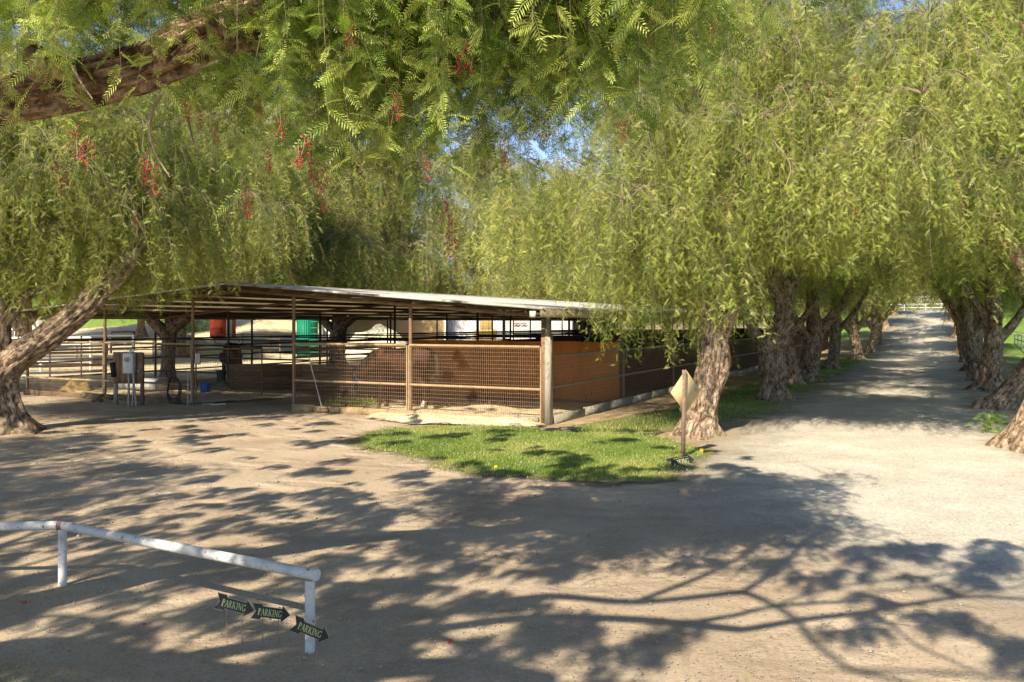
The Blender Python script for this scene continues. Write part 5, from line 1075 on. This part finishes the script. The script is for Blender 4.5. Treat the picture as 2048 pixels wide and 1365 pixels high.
# green container and building
D = 56; x = BX(616, D); t = thing('green_container', 'bright green open-sided steel container behind the pens', 'container', (x, D, float(gz(x, D))), 0)
m = MB(); m.box((-.75, 0, 0), (.15, 2.2, 2.75)); m.obj('wall', M['greenpaint'], t)
for k in range(6): m = MB(); m.box((.155, -.02, .3 + k*.4), (.80, .05, .36 + k*.4)); m.obj('bar', M['greenpaint'], t)
for k in range(6): m = MB(); m.box((-.73 + k*.14, -.035, .05), (-.67 + k*.14, -.001, 2.7)); m.obj('rib', M['greenpaint'], t)
m = MB(); m.box((.80, -.03, .0), (.90, .07, 2.75)); m.obj('post', M['dark'], t)
# grey corrugated screen walls
def corr_wall(lab, px0, px1, D, h, mat, D2=None, n=None, cat='wall'):
    D2 = D2 or D; x0, x1 = BX(px0, D), BX(px1, D2); L = math.hypot(x1-x0, D2-D); t = thing('corrugated_wall', lab, cat, (x0, D, float(gz((x0+x1)/2, (D+D2)/2)) - .1), math.atan2(D2-D, x1-x0), 'corrugated walls behind the pens')
    n = n or max(2, int(L/1.0)); w_ = L/n; k = 17; xs = np.linspace(0, w_ - .01, k); ys = np.where(np.arange(k) % 4 < 2, 0, .05)
    V = [(a, b_, 0) for a, b_ in zip(xs, ys)] + [(a, b_, h) for a, b_ in zip(xs, ys)]; V += [(a, b_ + .02, z) for a, b_, z in V]
    F = [(i, i+1, k+i+1, k+i) for i in range(k-1)] + [(2*k+i, 3*k+i, 3*k+i+1, 2*k+i+1) for i in range(k-1)] + [(k+i, k+i+1, 3*k+i+1, 3*k+i) for i in range(k-1)]
    m = MB(); m.add(V, F); me = m.mesh('panel', M[mat])
    for i in range(n): link('panel', me, t, (i*w_, 0, 0))
    return t
corr_wall('pale corrugated wall between the green container and the tan wall', 645, 685, 58, 3.2, 'greymetal')
corr_wall('grey corrugated wall behind the hay stack', 885, 1015, 68, 3.4, 'greymetal')
corr_wall('white corrugated container wall with red lettering', 1010, 1098, 66, 3.4, 'greywhite')
corr_wall('grey ribbed shed wall right of the corner post', 1098, 1196, 70, 3.4, 'greymetal')
corr_wall('teal shed wall under the roof edge', 1194, 1232, 68, 3.2, 'teal')
t = thing('red_lettering_board', 'short red painted strip on the white container', 'sign', (BX(1042, 65.8), 65.85, 2.18 + .0), 0)
m = MB(); m.box((-.6, -.02, 0), (-.12, 0, .11)).box((-.05, -.02, .01), (.42, 0, .10)); m.obj('strip', M['redpaint'], t)
t = thing('tan_wall', 'tan plastered wall behind the cream mound', 'wall', (BX(690, 64), 64, 0), 0); m = MB(); m.box((0, 0, -.2), (7.6, .3, 3.6)); m.obj('wall', M['tanwall'], t); m = MB(); m.box((7.45, -.05, -.2), (7.62, -.002, 3.6)); m.obj('trim', M['whitepaint'], t)
heap('sand_mound', (BX(742, 60), 60.2), 3.1, 2.6, 2.35, 'sand', 5, 'large cream coloured sand mound behind the pens', 'sand mound')
# hay stack
rgk = np.random.RandomState(8); D = 60
for i, (px, lay, lab) in enumerate([(938, 0, 'lowest left hay bale of the stack behind the pens'), (962, 0, 'lowest middle hay bale of the stack behind the pens'), (986, 0, 'lowest right hay bale of the stack behind the pens'), (956, 1, 'second layer left hay bale of the stack'), (980, 1, 'second layer right hay bale of the stack'), (960, 2, 'third layer left hay bale of the stack'), (982, 2, 'third layer right hay bale of the stack'), (972, 3, 'topmost hay bale of the stack')]):
    t = thing('hay_bale', lab, 'hay bale', (BX(px, D), D + rgk.uniform(-.1, .1), float(gz(BX(px, D), D)) + lay*.62), R(rgk.uniform(-4, 4)), 'hay bales stacked behind the pens')
    m = MB(); m.box((-.42, -.5, 0), (.42, .5, .60)); o = m.obj('bale', M['hay'], t); b_ = o.modifiers.new('bevel', 'BEVEL'); b_.width = .05; b_.segments = 2
    for q_ in (-.2, .2): m = MB(); m.box((q_ - .01, -.512, -.005), (q_ + .01, .512, .612)); m.obj('twine', M['rust'], t)
# dirt mounds and arena rails on the left
heap('dirt_mound', (BX(362, 58), 58), 2.2, 1.6, .9, 'bunker', 12, 'low grey dirt mound with tufts behind the left pens', 'dirt mound'); heap('dirt_mound', (BX(432, 57), 57), 2.4, 1.4, .8, 'bunker', 14, 'second low dirt mound in front of the red shed', 'dirt mound')
def zoff(p, q): return float(gz((p[0]+q[0])/2, (p[1]+q[1])/2))
def pf(lab, px0, D0, px1, D1, zs, mat, step, r=.03, group='rail fences beyond the pens'):
    p = (BX(px0, D0), D0); q = (BX(px1, D1), D1); return pipe_fence(lab, p, q, zs, r, mat, step, group, zoff(p, q))
pf('thin rust pipe fence beyond the left pens before the mounds', 215, 50, 560, 54, [.7, 1.25], 'rust', 2.4, .03)
pf('thin pipe fence at the foot of the sandy bank', 430, 60, 600, 58, [.6, 1.2], 'rust', 2.2, .03)
pf('dark board fence before the lawn left of the shed', 222, 58, 268, 60, [.5, .95, 1.4], 'dark', 2.0, .07)
for k, (px0, px1, D, lab) in enumerate([(-20, 160, 40, 'white three rail fence at the far left beyond the pens'), (40, 250, 47, 'white rail fence behind the round pen')]):
    p = (BX(px0, D), D); q = (BX(px1, D), D + 1); pipe_fence(lab, p, q, [.45, .85, 1.25, 1.6], .06, 'whitepaint', 2.4, 'white paddock fences', zoff(p, q))
# round pen of curved pale panels
t = thing('round_pen', 'round pen of pale curved slatted panels beyond the left front pen', 'round pen', (BX(110, 36), 36, 0), 0)
for k in range(6):
    th = np.linspace(R(195), R(345), 20); m = MB(); m.tube([(2.6*math.cos(a), 2.6*math.sin(a), .35 + .26*k) for a in th], .06, 6, flat=(1, 1)); m.obj('rail', M['rail' if k % 2 else 'whitepaint'], t)
for a in np.linspace(R(195), R(345), 7): m = MB(); m.tube([(2.6*math.cos(a), 2.6*math.sin(a) - .06, 0), (2.6*math.cos(a), 2.6*math.sin(a) - .06, 1.8)], [.035]*2, 8); m.obj('post', M['pipe'], t)
# white house at the far left
t = thing('white_house', 'small white building glimpsed between the left trunks', 'building', (BX(22, 60), 60, float(gz(BX(22, 60), 60)) - .3), 0)
m = MB(); m.box((-1.2, 0, 0), (1.5, 3, 2.6)); w_ = m.obj('wall', M['whitepaint'], t)
m = MB(); m.add([(-1.4, -.2, 2.6), (1.7, -.2, 2.6), (1.7, 3.2, 2.6), (-1.4, 3.2, 2.6), (.15, -.2, 3.6), (.15, 3.2, 3.6)], [(0, 1, 4), (1, 2, 5, 4), (2, 3, 5), (3, 0, 4, 5), (0, 3, 2, 1)]); m.obj('roof', M['greymetal'], t)
m = MB(); m.box((-.5, -.03, 1.0), (.2, -.002, 1.9)); m.obj('window', M['glass'], t)
# small shrubs on the bank
for i, (px, D, s, lab) in enumerate([(343, 66, 1.0, 'round green bush on the edge of the left lawn'), (392, 70, 1.3, 'yellow flowering bush left of the red shed'), (372, 71, 1.2, 'yellow-green bush between the bush and the red shed')]):
    x = BX(px, D); t = thing('shrub', lab, 'shrub', (x, D, float(gz(x, D)) - .05), 0); rg2 = np.random.RandomState(60+i); n = 900; v = rg2.normal(0, 1, (n, 3)); v /= np.linalg.norm(v, axis=1)[:, None]; O = v*np.array((.9, .8, .8))*s*rg2.uniform(.5, 1, n)[:, None]**.5 + np.array((0, 0, .8*s))
    m = MB(); leaves(O, v, np.full(n, .2), rg2, 3, .09, .05, False, rg2.uniform(.4 if i else .1, 1, n), m); m.obj('foliage', M['shrub_leaf'], t, tint=True); m = MB(); m.tube([(0, 0, 0), (0, 0, .8*s)], [.05, .02], 6); m.obj('stem', M['twig'], t)
for i, (px, D, lab) in enumerate([(282, 68, 'slim pale trunked tree on the left lawn'), (363, 74, 'young tree trunk on the bank beside the bushes')]):
    tree(lab, (BX(px, D), D), [(0, 0, 0, .4), (0, 0, 1, .28), (.1, 0, 3, .25), (.2, 0, 6, .15)], [], [(0, 0, 7.5, 3.5, 3, 2, 26)], 'C', 210+i, 'trees on the left lawn', 4.2, 20)
# ------------------------------------------------------------------ top of the avenue
bx, by = W(6.6, 106); z0 = float(gz(bx, by))
t = thing('hedge', 'reddish flowering hedge across the top of the avenue', 'hedge', (bx, by, z0), ROT); rg2 = np.random.RandomState(90); n = 3500
O = np.stack([rg2.uniform(-6, 6, n), rg2.uniform(-.6, .6, n), rg2.uniform(.05, 1.3, n)], -1); d = rg2.normal(0, 1, (n, 3)); d /= np.linalg.norm(d, axis=1)[:, None]; m = MB(); leaves(O, d, np.full(n, .25), rg2, 3, .12, .08, False, rg2.uniform(0, 1, n), m); m.obj('foliage', M['shrub_leaf'], t, tint=True)
m = MB(); leaves(O[:700] + (0, -.15, .1), d[:700], np.full(700, .15), rg2, 2, .12, .09, False, rg2.uniform(0, 1, 700), m); m.obj('blossom', M['berry_pink'], t, tint=True)
bx, by = W(6.4, 112); z0 = float(gz(bx, by)); t = thing('white_building', 'long low white building with windows beyond the hedge at the avenue top', 'building', (bx, by, z0), ROT)
m = MB(); m.box((-6, 0, -.3), (6, 5, 2.5)); w_ = m.obj('wall', M['whitepaint'], t); m = MB(); m.box((-6.4, -.5, 2.502), (6.4, 5.4, 2.8)); m.obj('roof', M['greymetal'], t)
for k in range(7): m = MB(); m.box((-5.2 + k*1.6, -.03, .9), (-4.4 + k*1.6, -.002, 1.9)); f = m.obj('window', M['whitepaint'], t); m = MB(); m.box((-5.12 + k*1.6, -.045, .97), (-4.48 + k*1.6, -.031, 1.83)); m.obj('pane', M['glass'], f)
p = W(-3, 101); q = W(14, 101); pipe_fence('white rail fence crossing the top of the avenue', p, q, [.35, .8], .05, 'whitepaint', 2.4, 'white paddock fences', zoff(p, q))
# pen gate beyond the shelter end
p = W(.1, LEN + .3); q = W(.1, LEN + 8); pipe_fence('tall rust pipe fence beyond the end of the shelter', p, q, [.4, .9, 1.4, 2.1], .035, 'rust', 2.5, 'rail fences beyond the pens')
p = W(13.5, 20); q = W(13.5, 60); pipe_fence('white rail fence on the lawn right of the avenue', p, q, [.5, 1.0, 1.4], .05, 'whitepaint', 3, 'white paddock fences')
